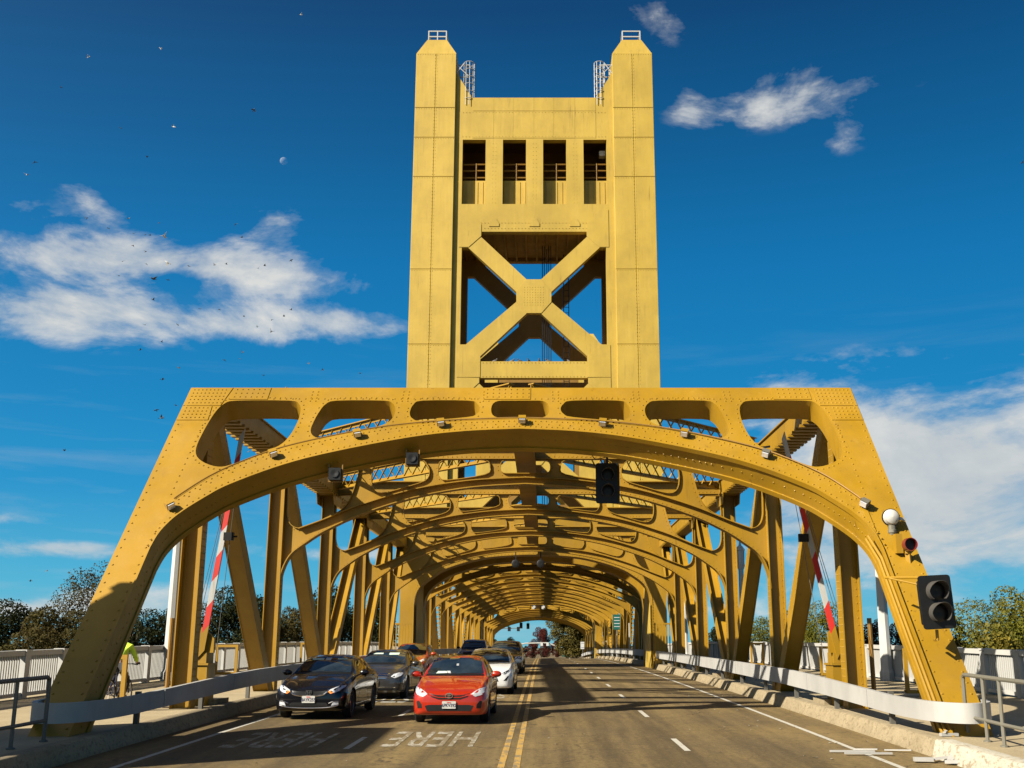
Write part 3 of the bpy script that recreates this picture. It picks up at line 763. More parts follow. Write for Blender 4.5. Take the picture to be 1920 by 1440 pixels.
# ================================================================= TOWER
TY = 66.5; TB = 73.0
tower = empty('lift_tower', (0, (TY + TB) / 2, 0), 'tall gold steel lift tower with four openings and big X brace, over the road', 'bridge tower')
gt = M['gold_tower']
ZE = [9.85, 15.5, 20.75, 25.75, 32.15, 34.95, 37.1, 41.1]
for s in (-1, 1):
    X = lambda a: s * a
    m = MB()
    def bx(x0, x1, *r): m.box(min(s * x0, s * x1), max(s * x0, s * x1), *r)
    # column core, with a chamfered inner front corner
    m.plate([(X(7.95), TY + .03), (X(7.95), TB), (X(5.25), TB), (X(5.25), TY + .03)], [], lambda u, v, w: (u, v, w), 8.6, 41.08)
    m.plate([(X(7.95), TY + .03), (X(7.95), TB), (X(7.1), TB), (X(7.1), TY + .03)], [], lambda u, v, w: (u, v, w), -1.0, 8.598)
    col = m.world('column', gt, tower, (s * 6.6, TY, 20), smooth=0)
    for k in range(len(ZE) - 1):
        for a, b in ((7.945, 6.607), (6.593, 5.256)):
            # one steel sheet, bevelled at its rim, a hair out of true with its neighbours
            x0, x1 = sorted((s * a, s * b)); z0, z1 = ZE[k] + .008, ZE[k + 1] - .008; e = .02; t = .026 + random.uniform(0, .01)
            m = MB(); y = TY + .028
            m.add([(x0, y, z0), (x1, y, z0), (x1, y, z1), (x0, y, z1), (x0 + e, y - t, z0 + e), (x1 - e, y - t, z0 + e), (x1 - e, y - t, z1 - e), (x0 + e, y - t, z1 - e)],
                  [(4, 5, 6, 7), (0, 1, 5, 4), (1, 2, 6, 5), (2, 3, 7, 6), (3, 0, 4, 7)])
            m.world('panel', gt, col, smooth=0)
    rv = MB()
    for z in ZE[1:]:
        for k in range(16): rv.rivet((s * (5.36 + .165 * k), TY - .005, z - .08), (0, -1, 0), .026)
    z = 10
    while z < 41:
        for o in (-.07, .07): rv.rivet((s * 6.6 + o, TY - .005, z), (0, -1, 0), .026)
        z += .24
    tag(rv.world('rivets', gt, col), kind='stuff')
    # cap
    m = MB(); vs = []
    for hx, hy, z in ((1.35, 3.22, 41.1), (.66, 3.0, 42.26)):
        vs += [(s * 6.6 + a * hx, (TY + TB) / 2 + b * hy, z) for a, b in ((-1, -1), (1, -1), (1, 1), (-1, 1))]
    m.add(vs, [(0, 3, 2, 1), (4, 5, 6, 7), (0, 1, 5, 4), (1, 2, 6, 5), (2, 3, 7, 6), (3, 0, 4, 7)]); m.world('cap', gt, tower, smooth=0)
    m = MB(); c = s * 6.6; y0, y1 = 66.95, 68.3
    for x in (c - .6, c, c + .6) if s < 0 else (c - .6, c + .6):
        for y in (y0, y1): m.box(x - .035, x + .035, y - .035, y + .035, 42.25, 43.03)
    for z in (42.62, 43.03):
        for y in (y0, y1): m.box(c - .62, c + .62, y - .03, y + .03, z - .035, z + .035)
        for x in (c - .6, c + .6): m.box(x - .03, x + .03, y0, y1, z - .035, z + .035)
    m.world('top_cage', M['white_steel'], tower, smooth=0)
    if s > 0:
        m = MB(); m.ball((c - .05, 67.6, 42.48), .2, .2, .26, 10, 6); m.world('beacon', M['black'], tower)
    # hooped ladder on the inner side
    m = MB(); cx, cy = s * 4.4, 66.98
    for k in range(9):
        a = math.pi * 2 * k / 9; m.tube([(cx + .36 * math.cos(a), cy + .36 * math.sin(a), 37.4), (cx + .36 * math.cos(a), cy + .36 * math.sin(a), 40.6)], .022, 4)
    for k in range(6):
        z = 37.9 + .54 * k; m.tube([(cx + .36 * math.cos(q * .5236), cy + .36 * math.sin(q * .5236), z) for q in range(13)], .028, 4)
    for z in (39.6, 40.5): m.bar((cx, cy, z), (s * 5.4, cy, z), .05, .05)
    m.bar((cx - s * .1, cy - .3, 39.4), (s * 5.4, cy - .3, 40.5), .04, .04); m.bar((cx + s * .3, cy - .3, 40.5), (s * 5.4, cy - .3, 39.5), .05, .05)
    for x in (s * 4.75, s * 5.1): m.bar((x, cy + .5, 37.5), (x, cy + .5, 40.4), .08, .08)
    m.world('ladder_cage', M['white_steel'], tower)
TXb = lambda y: XZ(y)
def tri_holes(dz):
    top = [(-3.45, 28.39), (3.45, 28.39), (3.45, 28.05), (.42, 25.08), (-.42, 25.08), (-3.45, 28.05)]
    left = [(-4.67, 27.29), (-4.25, 27.29), (-1.08, 24.25), (-1.08, 23.65), (-4.3, 20.79), (-4.67, 20.79)]
    bot = [(-.4, 22.9), (.4, 22.9), (3.4, 20.0), (3.4, 19.68), (-3.4, 19.68), (-3.4, 20.0)]
    return [[(u, v + dz) for u, v in h] for h in (top, left, mir(left), bot)]
wins = [[(c - .765, 30.31), (c + .765, 30.31), (c + .765, 34.88), (c - .765, 34.88)] for c in (-3.97, -1.30, 1.36, 4.03)]
outl = [(-5.3, 9.86), (5.3, 9.86), (5.3, 39.9), (4.15, 37.94), (-4.15, 37.94), (-5.3, 39.9)]
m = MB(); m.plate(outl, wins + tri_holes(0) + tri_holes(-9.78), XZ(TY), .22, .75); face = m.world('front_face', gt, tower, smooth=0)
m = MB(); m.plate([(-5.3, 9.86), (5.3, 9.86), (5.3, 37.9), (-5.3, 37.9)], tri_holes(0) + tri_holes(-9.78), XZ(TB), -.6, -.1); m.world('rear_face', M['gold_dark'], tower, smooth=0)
m = MB(); m.box(-5.24, 5.24, TY + .76, TB - .61, 28.6, 29.3)
for k in range(14): m.box(-4.8 + k * .7, -4.68 + k * .7, TY + .76, TB - .61, 28.42, 28.598)
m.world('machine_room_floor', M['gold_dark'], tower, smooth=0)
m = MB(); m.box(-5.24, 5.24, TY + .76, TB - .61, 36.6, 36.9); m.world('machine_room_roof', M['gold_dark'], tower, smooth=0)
m = MB(); m.box(-5.24, 5.24, TY + .80, TY + .95, 29.31, 32.2)
for k in range(28): m.box(-4.8 + k * .35, -4.77 + k * .35, TY + .77, TY + .798, 29.4, 32.1)
m.world('machine_room_panel', gt, tower, smooth=0)
for z in (32.45, 32.95, 33.4):
    m = MB(); m.tube([(-4.8, TY + .9, z), (4.8, TY + .9, z)], .055, 6); m.world('guard_pipe', M['gold_dark'], tower)
for c in (-3.97, -1.30, 1.36, 4.03):
    m = MB(); m.tube([(c + .12, TY + .87, 32.2), (c + .12, TY + .87, 33.45)], .06, 6); m.world('guard_post', M['gold_dark'], tower)
m = MB(); m.box(4.35, 4.75, TY + 1.0, TY + 1.5, 34.1, 34.45); m.world('junction_box', M['white_steel'], tower, smooth=0)
for dz in (0, -9.78):
    for pts in ([(-1.12, 23.6), (-.48, 22.86), (.48, 22.86), (1.12, 23.6), (1.12, 24.3), (.48, 25.12), (-.48, 25.12), (-1.12, 24.3)], [(-4.85, 27.33), (-4.22, 27.33), (-3.42, 28.08), (-3.42, 28.9 if dz == 0 else 28.38), (-4.3, 29.9 if dz == 0 else 28.4), (-4.85, 29.9 if dz == 0 else 28.4)], [(-4.85, 20.75), (-4.28, 20.75), (-3.37, 19.98), (-3.37, 18.65), (-4.85, 18.65)]):
        for p in ((pts,) if pts[0][0] > -2 else (pts, mir(pts))):
            m = MB(); m.plate([(u, v + dz) for u, v in p], [], XZ(TY), .19, .219); m.world('gusset_plate', gt, tower, smooth=0)
for c in (-2.6, .03, 2.65):
    m = MB(); m.plate([(c - .33, 28.75), (c + .33, 28.75), (c + .33, 28.95), (c + .12, 29.3), (c - .12, 29.3), (c - .33, 28.95)], [], XZ(TY), .18, .219); m.world('bracket_plate', gt, tower, smooth=0)
for k, (x0, x1) in enumerate(((-4.1, -2.7), (-2.69, -1.4), (-1.39, -.02), (-.01, 1.3), (1.31, 2.7), (2.71, 4.1))):
    for z0, z1 in ((35.0, 36.93), (36.97, 37.9)):
        m = MB(); m.plate([(x0, z0), (x1, z0), (x1, z1), (x0, z1)], [], XZ(TY), .20 + .004 * (k % 2), .219); m.world('panel', gt, face, smooth=0)
rv = MB()
for z in (28.62, 29.0, 35.1, 36.85, 18.7, 19.6):
    for k in range(44): rv.rivet((-4.75 + .22 * k, TY + .20, z), (0, -1, 0), .026)
for c in (-2.63, 0.03, 2.7):
    for o in (-.1, .1):
        for k in range(16): rv.rivet((c + o, TY + .22, 30.4 + .28 * k), (0, -1, 0), .026)
for i in range(8):
    for j in range(8): rv.rivet((-.6 + .17 * i, TY + .188, 23.4 + .17 * j), (0, -1, 0), .026)
tag(rv.world('rivets', gt, face), kind='stuff')
for k, x in enumerate((.55, .68, .85, .98, 1.12)):
    m = MB(); m.tube([(x, 70, 10), (x, 70, 28.6)], .028, 5); m.world('hoist_cable', M['black'], tower)
m = MB()
for x in (2.0, 2.35): m.tube([(x, 71.3, 16), (x, 71.3, 28.5)], .03, 5)
for k in range(30): m.tube([(2.0, 71.3, 16.3 + .4 * k), (2.35, 71.3, 16.3 + .4 * k)], .02, 4)
m.world('ladder', M['black'], tower)
# arch at road level
TA = [(-7.1, -1.0), (-7.1, 4.6), (-6.98, 5.25), (-6.65, 5.8), (-6.05, 6.28), (-5.13, 6.78), (-3.21, 7.33), (-1.5, 7.52), (0, 7.57)]
ta = [TA[0]] + spline(TA[1:], 4); ta = ta + mir(ta)[1:]
m = MB(); m.plate(ta + [(7.95, -1.0), (7.95, 9.84), (-7.95, 9.84), (-7.95, -1.0)], [], XZ(TY), -.12, 1.3); arch = m.world('arch_plate', M['gold'], tower)
m = MB(); m.plate([(u, v) for u, v in ta[1:-1]] + [(u * 1.0, v + .42) for u, v in reversed(ta[1:-1])], [], XZ(TY), -.15, -.121); m.world('rib_plate', M['gold'], arch)
m = MB(); m.plate(ta + [(7.95, -1.0), (7.95, 9.84), (-7.95, 9.84), (-7.95, -1.0)], [], XZ(TB), -1.3, .1); m.world('arch_plate', M['gold'], tower)
rv = MB()
for a, b in zip(ta[1:-1], ta[2:]):
    a, b = Vector(a), Vector(b); n_ = max(1, int((b - a).length / .16))
    for k in range(n_):
        p = a + (b - a) * k / n_
        for o in (.07, .35): rv.rivet((p.x, TY - .15, p.y + o), (0, -1, 0), .024)
tag(rv.world('rivets', M['gold'], arch), kind='stuff')

tower2 = copy_tree(tower, (0, 141.5, 0), math.pi, 'second gold lift tower standing behind, its pale tops glimpsed through the X brace')
span2 = copy_tree(span, (0, 194.2, zd(190)), math.pi, 'far gold truss span beyond the second tower, smallest of the arches')

# ================================================================= ROADSIDE
def side_of(s): return 'left' if s < 0 else 'right'
# ---- white board guard rails that run along both kerbs and curl round the portal's feet
for s in (-1, 1):
    at = (s * 7.3, 18.5, zd(18.5))
    g = empty('guard_rail', at, 'white board guard rail along the %s kerb, curling round portal foot%s' % (side_of(s), ', in shade' if s < 0 else ', sunlit with slanting shadows'), 'guard rail', 'white board guard rails')
    def board(pts, parent, nm='rail_board', h0=.62, h1=1.03, th=.10):
        m = MB(); n = len(pts); vs = []; fs = []
        for i, p in enumerate(pts):
            p = Vector(p); d = (Vector(pts[min(i + 1, n - 1)]) - Vector(pts[max(i - 1, 0)])).normalized(); nx = Vector((-d.y, d.x)) * (th / 2)
            z = zd(p.y); dn = max(0.0, min(1.0, (30 - p.y) / 8))
            for a, h in ((-1, h0 - .10 * dn), (1, h0 - .10 * dn), (1, h1 - .17 * dn), (-1, h1 - .17 * dn)): q = p + nx * a; vs.append((q.x, q.y, z + h))
        for i in range(n - 1):
            for k in range(4): fs.append((4 * i + k, 4 * i + 4 + k, 4 * i + 4 + (k + 1) % 4, 4 * i + (k + 1) % 4))
        fs += [(0, 1, 2, 3), tuple(4 * (n - 1) + k for k in (3, 2, 1, 0))]
        m.add(vs, fs); return m.world(nm, M['rail_white'], parent, smooth=40)
    curl = [(s * 8.55, 20.9), (s * 8.47, 20.3), (s * 8.32, 19.9), (s * 8.08, 19.62), (s * 7.8, 19.6), (s * 7.55, 19.85), (s * 7.4, 20.3), (s * 7.31, 21.0), (s * 7.29, 21.9), (s * 7.29, 23.4)]
    board(spline(curl, 4), g)
    y = 23.43
    while y < 186:
        L = 5.2 if y < 80 else 8.0
        board([(s * (7.29 + random.uniform(-.008, .008)), y), (s * 7.29, y + L / 2), (s * (7.29 + random.uniform(-.008, .008)), y + L)], g); y += L + .025
    y = 22.4
    while y < 120:
        m = MB(); m.box(s * 7.42 - .045, s * 7.42 + .045, y - .06, y + .06, zd(y) + .27, zd(y) + .9); m.world('rail_bracket', M['dark_pipe'], g, smooth=0); y += 4.15
    for y in (27.6, 44.6, 61):
        m = MB(); m.box(s * 7.9 - .42, s * 7.9 + .42, y + .35, y + 1.5, zd(y) + .2, zd(y) + .42); m.world('base_block', M['kerb'], g, smooth=0)

# ---- slatted white parapets along the outer edge of both pavements
def parapet(s):
    x = s * 13.5
    g = empty('parapet', (x, 30, zd(30)), 'white slatted parapet along the outer edge of the %s pavement, trees behind' % side_of(s), 'railing', 'white slatted parapets')
    bal = MB(); bal.box(-.045, .045, -.028, .028, .42, 1.40)
    BAL = bal.mesh('slat', M['white_steel'], 0)
    far = MB(); y = 14.0; k = 0; sp = .138; bay = 2.36
    while y < 190:
        m = MB(); h = zd(y); m.box(x - .13, x + .13, y - .15, y + .15, h + .25, h + 1.50)
        m.box(x - .155, x + .155, y - .175, y + .175, h + 1.502, h + 1.56); m.world('post', M['white_steel'], g, smooth=0)
        y1 = y + bay; h1 = zd(y1)
        for hh, t, wd in ((1.40, .14, .11), (.34, .10, .10)):
            m = MB(); m.add([(x - wd, y + .152, h + hh), (x + wd, y + .152, h + hh), (x + wd, y1 - .152, h1 + hh), (x - wd, y1 - .152, h1 + hh), (x - wd, y + .152, h + hh + t), (x + wd, y + .152, h + hh + t), (x + wd, y1 - .152, h1 + hh + t), (x - wd, y1 - .152, h1 + hh + t)],
                             [(0, 3, 2, 1), (4, 5, 6, 7), (0, 1, 5, 4), (1, 2, 6, 5), (2, 3, 7, 6), (3, 0, 4, 7)]); m.world('rail', M['white_steel'], g, smooth=0)
        b = y + .25
        while b < y1 - .2:
            if 19 < y < 62 and k < 290:
                share('slat', BAL, g, (x, b, zd(b))); k += 1
            elif y < 140: far.box(x - .045, x + .045, b - .028, b + .028, zd(b) + .42, zd(b) + 1.40)
            b += sp
        y = y1
    tag(far.world('slats_beyond', M['white_steel'], g, smooth=0), kind='stuff')
    return g
for s in (-1, 1): parapet(s)

# ---- white octagonal lamp posts on the parapets
def lamp_post(x, y, label):
    z = zd(y) + .28
    g = empty('lamp_post', (x, y, z), label, 'lamp post', 'white lantern lamp posts')
    m = MB(); m.lathe([(.27, 0), (.27, .30), (.235, .36), (.215, .45), (.155, 5.75)], (x, y, z), n=8); m.world('shaft', M['white_steel'], g, smooth=20)
    m = MB(); m.lathe([(.17, 5.752), (.26, 6.0), (.26, 6.08), (.22, 6.1)], (x, y, z), n=8); m.world('capital', M['white_steel'], g, smooth=20)
    m = MB(); m.lathe([(.20, 6.102), (.24, 6.95)], (x, y, z), n=8); m.world('lantern_glass', M['sign_white'], g, smooth=20)
    for k in range(8):
        a = k * math.pi / 4; m = MB(); m.bar((x + .21 * math.cos(a), y + .21 * math.sin(a), z + 6.1), (x + .25 * math.cos(a), y + .25 * math.sin(a), z + 6.95), .03, .03); m.world('lantern_bar', M['white_steel'], g, smooth=0)
    m = MB(); m.lathe([(.30, 6.952), (.30, 7.02), (.16, 7.22), (.10, 7.26), (.05, 7.5), (.02, 7.85)], (x, y, z), n=8); m.world('roof', M['white_steel'], g, smooth=20)
for s in (-1, 1):
    for k, (y, w) in enumerate(((41.5, 'nearest, its shaft rising past the portal leg'), (70.5, 'second along, its lantern between the posts'), (99.0, 'third along, small beyond the tower'))):
        lamp_post(s * 13.2, y, 'white octagonal lamp post on the %s parapet, %s' % (side_of(s), w))

# ---- drawbridge barrier gates
def gate(s):
    x, y = s * 7.9, 28.0; z = zd(y) + .28
    g = empty('barrier_gate', (x, y, z), 'raised red and white barrier arm on a gold box beside the first %s post' % side_of(s), 'barrier', 'raised barrier gates')
    m = MB(); m.box(x - .24, x + .24, y - .35, y + .35, z, z + .95); m.box(x - .27, x + .27, y - .39, y + .39, z + .952, z + 1.0); m.box(x - .19, x + .19, y - .3, y + .3, z + 1.002, z + 1.25); m.world('machine_box', M['gold'], g, smooth=0)
    m = MB(); m.plate([(-.28, 0), (.34, 0), (.34, .34), (.05, .62), (-.28, .5)], [], lambda u, v, w: (x + u, y - .2 + w, z + 1.25 + v), -.06, .06); m.world('counterweight', M['gold'], g, smooth=0)
    p0 = Vector((x - s * .05, y - .3, z + 1.2)); d = Vector((.12 if s < 0 else -.20, 0, 1)).normalized(); L = 5.6
    ax = Vector((1, 0, 0)); n = 9
    for k in range(n):
        a, b = p0 + d * (L * k / n), p0 + d * (L * (k + 1) / n - .003); w0 = .15 - .005 * k
        m = MB(); sl = d * .1
        yv = Vector((0, .035, 0)); e = ax * (w0 / 2)
        vs = [a - e - yv - sl, a + e - yv + sl, b + e - yv + sl, b - e - yv - sl, a - e + yv - sl, a + e + yv + sl, b + e + yv + sl, b - e + yv - sl]
        m.add(vs, [(0, 1, 2, 3), (5, 4, 7, 6), (4, 0, 3, 7), (1, 5, 6, 2), (3, 2, 6, 7), (4, 5, 1, 0)])
        m.world('arm_stripe', M['gold'] if k == 0 else M['stripe_red'] if k % 2 else M['white_steel'], g, smooth=0)
    for f in (.52, .72): 
        q = p0 + d * (L * f) - ax * (s * .16); m = MB(); m.box(q.x - .12, q.x + .12, q.y - .1, q.y + .02, q.z - .1, q.z + .1); m.box(q.x - .05, q.x + .2, q.y - .02, q.y + .02, q.z - .02, q.z + .02); m.world('arm_lamp', M['black'], g, smooth=0)
    for o in (.22, .3, -.3):
        m = MB(); m.tube([p0 + ax * (s * o * 1.2) + Vector((0, 0, -.2)), p0 + d * (L * .93) + ax * (s * o * .12)], .008, 4); m.world('stay_cable', M['dark_pipe'], g)
    m = MB(); m.tube([(x + s * .95, y + .4, z), (x + s * .95, y + .4, z + 2.1)], .06, 8); m.world('stop_post', M['gold_dark'], g)
for s in (-1, 1): gate(s)

# ---- small gold steel frames standing beside the parapets
fr = None
def frame(x, y, label, h=1.15, w=.62):
    z = zd(y) + .28
    g = empty('steel_frame', (x, y, z), label, 'barrier frame', 'gold steel frames beside the parapets')
    for a in (-w / 2, w / 2):
        m = MB(); m.box(x + a - .05, x + a + .05, y - .05, y + .05, z + .08, z + h); m.world('upright', M['gold'], g, smooth=0)
    for zz in (.08, h):
        m = MB(); m.box(x - w / 2 - .05, x + w / 2 + .05, y - .045, y + .045, z + zz + .002, z + zz + .1); m.world('crosspiece', M['gold'], g, smooth=0)
    for k in range(3):
        m = MB(); m.box(x - .27 + .2 * k, x - .22 + .2 * k, y + .05, y + .45, z + .1, z + .16); m.world('foot', M['gold'], g, smooth=0)
frame(-9.2, 25.7, 'gold steel frame standing in front of the cyclist', 1.15, .5); frame(-12.2, 45.5, 'gold steel frame by the left parapet, past the raised barrier', 1.15, .8); frame(-12.1, 60.5, 'small gold steel frame by the left parapet, farthest back')
frame(11.0, 31.5, 'gold steel frame behind the right leg of the portal', 1.2, .62); frame(11.9, 44.5, 'gold steel frame by the right parapet, between the middle posts', 1.1, .7); frame(12.0, 60, 'small gold steel frame by the right parapet, farthest back')

# ---- pipe handrails at the very front
def handrail(s, posts, end, mat, label):
    g = empty('handrail', (*posts[0], zd(posts[0][1]) + .28), label, 'handrail', 'pipe handrails in the foreground')
    P = posts + [end]
    top = [Vector((x, y, zd(y) + 1.32)) for x, y in P]; lowr = [Vector((x, y, zd(y) + .62)) for x, y in P]
    f = top[0]; bend = [Vector((f.x, f.y, f.z - .12)), Vector((f.x, f.y, f.z - .04)) + (top[1] - f).normalized() * .01, f + (top[1] - f).normalized() * .09]
    m = MB(); m.tube([Vector((f.x, f.y, zd(f.y) + .28))] + bend + top[1:], .036, 8); m.world('top_rail', mat, g)
    m = MB(); m.tube(lowr, .03, 8); m.world('lower_rail', mat, g)
    for x, y in posts[1:]:
        m = MB(); m.tube([(x, y, zd(y) + .28), (x, y, zd(y) + 1.30)], .033, 8); m.world('post', mat, g)
    for x, y in posts:
        m = MB(); m.lathe([(.07, 0), (.07, .02), (.04, .03)], (x, y, zd(y) + .281), n=10); m.world('foot_flange', mat, g)
handrail(-1, [(-7.72, 19.0), (-7.72, 17.85), (-7.75, 16.6), (-7.8, 15.2)], (-7.85, 14), M['dark_pipe'], 'dark pipe handrail in front of the left portal foot')
handrail(1, [(7.98, 20.0), (7.93, 19.0), (7.88, 18.2), (7.85, 16.6)], (7.8, 15), M['steel'], 'grey pipe handrail in front of the right portal foot')

# ---- boxy floodlights along the portal arch
ords = ['low on the left haunch', 'second from the left', 'third from the left', 'just left of the crown', 'at the crown', 'just right of the crown', 'third from the right', 'second from the right', 'low on the right haunch']
for k, (u, v) in enumerate([(-7.6, 5.1), (-5.72, 6.47), (-3.87, 7.04), (-1.91, 7.36), (.06, 7.45), (2.01, 7.36), (3.94, 7.05), (5.75, 6.46), (7.62, 5.15)]):
    at = Vector(TP(u, v, -.06)); up = Vector((0, pm, 1)).normalized(); ax = Vector((1, 0, 0)); o_ = -pn
    a = math.atan2(*( (RIBT[3][1] - RIBT[1][1], RIBT[3][0] - RIBT[1][0]) )) if k in (0, 8) else [0, 0, .45, .3, .16, 0, .16, .3, .45][k] if 0 < k < 8 else 0
    a = {0: .75, 1: .5, 2: .3, 3: .15, 4: 0, 5: -.15, 6: -.3, 7: -.5, 8: -.75}[k]
    X = ax * math.cos(a) + up * math.sin(a); Y = up * math.cos(a) - ax * math.sin(a)
    g = empty('floodlight', at, 'boxy floodlight on the portal arch, ' + ords[k], 'floodlight', 'floodlights along the portal arch')
    m = MB(); m.frame_box(at + o_ * .09, X, o_, Y, .09, .08, .075, 1.0, .7); m.world('housing', M['gold'] if k not in (7, 8) else M['steel'], g, smooth=0)
    m = MB(); m.frame_box(at + o_ * .09 - Y * .10, X, o_, Y, .075, .06, .012); m.world('lens', M['lamp_glass'], g, smooth=0)
    m = MB(); m.frame_box(at + o_ * .03 + Y * .11, X, o_, Y, .05, .03, .03); m.world('bracket', M['gold'], g, smooth=0)
# ---- cameras and horns hung under the soffit
for u, v, lab in ((-4.3, 6.52, 'black loudspeaker box under the left part of the portal arch'), (-2.55, 6.95, 'dark camera box under the portal arch, left of the crown')):
    at = Vector(TP(u, v, .3)); at.z -= .02
    g = empty('speaker_box', at, lab, 'loudspeaker', 'boxes under the portal soffit')
    m = MB(); m.box(at.x - .14, at.x + .14, at.y - .16, at.y + .12, at.z - .34, at.z - .06); m.world('housing', M['black'], g, smooth=0)
    m = MB(); m.lathe([(.0, -.165), (.09, -.165), (.10, -.185), (.085, -.185), (.03, -.17)], (at.x, at.y, at.z - .19), 'Y', 12); m.world('horn', M['black'], g)
    m = MB(); m.box(at.x - .17, at.x - .142, at.y - .04, at.y + .04, at.z - .36, at.z + .05); m.box(at.x + .142, at.x + .17, at.y - .04, at.y + .04, at.z - .36, at.z + .05); m.box(at.x - .17, at.x + .17, at.y - .04, at.y + .04, at.z - .375, at.z - .345); m.world('yoke', M['gold_dark'], g, smooth=0)
# a searchlight seen through the right-hand opening of the portal
at = Vector((6.3, 28.6, 7.15)); g = empty('spotlight', at, 'black spotlight on a stalk behind the right end of the portal', 'spotlight')
m = MB(); m.lathe([(.0, .2), (.12, .16), (.15, 0), (.17, -.2), (.15, -.2), (.03, -.12)], at, 'Y', 12); m.world('lamp_head', M['black'], g)
m = MB(); m.bar(at + Vector((.02, 0, -.1)), at + Vector((.25, .1, -.8)), .07, .07); m.bar(at + Vector((-.25, 0, .12)), at + Vector((.3, .05, .2)), .05, .05); m.world('stalk', M['black'], g, smooth=0)

# ---- two-lens signal heads
def signal_head(at, w, h, d, label, tilt=0.0, rz=0.0, visor=True, hang=None, nm='traffic_signal', grp='two lens black signals', lens=2, r=.15, parentparts=None):
    at = Vector(at); g = empty(nm, at, label, 'traffic signal', grp)
    bp = roundpoly([(-w / 2, -h / 2), (w / 2, -h / 2), (w / 2, h / 2), (-w / 2, h / 2)], .07, 4)
    Mx = Matrix.Rotation(rz, 4, 'Z') @ Matrix.Rotation(tilt, 4, 'Y')
    def fin(m, nm_, mat, sm_=30): xf(m, Mx); return m.build(nm_, mat, g, at, sm_)
    m = MB(); m.plate(bp, [], lambda u, v, w_: (u, w_, v), -.012, .012); fin(m, 'backplate', M['black'])
    m = MB(); m.plate(roundpoly([(-r * 1.35, -h * .42), (r * 1.35, -h * .42), (r * 1.35, h * .42), (-r * 1.35, h * .42)], .05, 3), [], lambda u, v, w_: (u, w_, v), .013, d); fin(m, 'housing', M['black'])
    zs = [h * .2, -h * .2] if lens == 2 else [h * .28, 0, -h * .28]
    for z in zs:
        m = MB(); m.lathe([(.0, -.02), (r * .6, -.035), (r * .98, -.016), (r, -.0125)], (0, 0, z), 'Y', 24); fin(m, 'lens', M['trim'])
        n = 28; vs = []; fs = []
        for i in range(n + 1):
            a = R(-52) + R(284) * i / n; c, s_ = math.cos(a), math.sin(a)
            ln = .30 * (.55 + .45 * max(0, math.sin(a)))
            for rr, yy in ((r * 1.06, -.013), (r * 1.06, -.013 - ln), (r * 1.02, -.013 - ln), (r * 1.02, -.013)): vs.append((rr * c, yy, z + rr * s_))
        for i in range(n):
            for k in range(4): fs.append((4 * i + k, 4 * i + (k + 1) % 4, 4 * i + 4 + (k + 1) % 4, 4 * i + 4 + k))
        fs += [(0, 3, 2, 1), tuple(4 * n + k for k in range(4))]
        m = MB(); m.add(vs, fs); fin(m, 'visor', M['visor_in'], 40)
    if hang:
        m = MB(); m.tube([(0, .08, h / 2), (0, .08, h / 2 + hang)], .03, 8); m.box(-.05, .05, .03, .13, h / 2 + hang * .45, h / 2 + hang * .62); m.build('hanger', M['black'], g, at)
        m = MB(); m.tube(spline([(-.02, .08, h / 2 + hang * .4), (-.3, .1, h / 2 + hang * .3), (-.38, .12, h / 2 + hang * .7), (-.3, .14, h / 2 + hang + .12)], 5), .012, 5); m.build('cable', M['black'], g, at)
    return g
signal_head((2.19, 27.3, 6.17), .60, 1.02, .22, 'black two-lens signal hung from the crown of the portal arch, right of the middle', r=.15, hang=.42)
sg = signal_head((7.86, 20.65, 2.98), .62, .98, .26, 'large black two-lens signal on the right leg of the portal', tilt=R(-3), rz=R(4), r=.175)
for pts, r_ in (([(-.18, .1, .45), (-.62, .95, .5)], .03), ([(-.18, .1, .30), (-.6, .8, .48)], .02), ([(0, .12, -.5), (0, .12, -.68), (.02, .35, -.68)], .03)):
    m = MB(); m.tube(pts, r_, 6); m.build('bracket', M['gold'], sg, W[sg.name])
# white bell-shaped alarm and red lamp above that signal
at = Vector(TP(8.02, 4.72, -.22)); g = empty('alarm_gong', at, 'round white alarm dome on the right leg of the portal', 'alarm')
m = MB(); m.lathe([(.0, -.15), (.09, -.14), (.145, -.10), (.17, -.03), (.175, .0), (.155, .01)], at, 'Y', 20); m.world('dome', M['white_steel'], g)
m = MB(); m.lathe([(.17, 0), (.19, .0), (.19, .05), (.10, .09)], at, 'Y', 20); m.world('rim', M['black'], g)
m = MB(); m.lathe([(.07, -.38), (.075, -.34), (.095, -.33), (.095, -.27), (.08, -.26), (.08, -.18), (.05, -.16)], at, n=12); m.world('stem', M['steel'], g)
m = MB(); m.bar(at + Vector((.1, .05, 0)), at + Vector((.32, .1, -.04)), .08, .06); m.world('arm', M['white_steel'], g)
at = Vector(TP(8.12, 4.02, -.3)); g = empty('warning_lamp', at, 'round red warning lamp on a gold bracket, right portal leg', 'warning lamp')
m = MB(); m.lathe([(.0, .03), (.11, .0), (.125, -.02)], at, 'Y', 20); m.world('lens', M['trim'], g)
m = MB(); m.lathe([(.126, .02), (.14, .02), (.135, -.16), (.124, -.16), (.126, .02)], at, 'Y', 20); m.world('visor', M['red_lens'], g)
m = MB(); m.box(at.x - .22, at.x - .08, at.y + .12, at.y + .3, at.z - .16, at.z + .24); m.bar(at + Vector((0, .1, -.16)), at + Vector((.02, .12, -.45)), .1, .06); m.bar(at + Vector((-.02, .05, -.14)), at + Vector((.03, .3, -.2)), .09, .07); m.world('bracket', M['gold'], g, smooth=0)

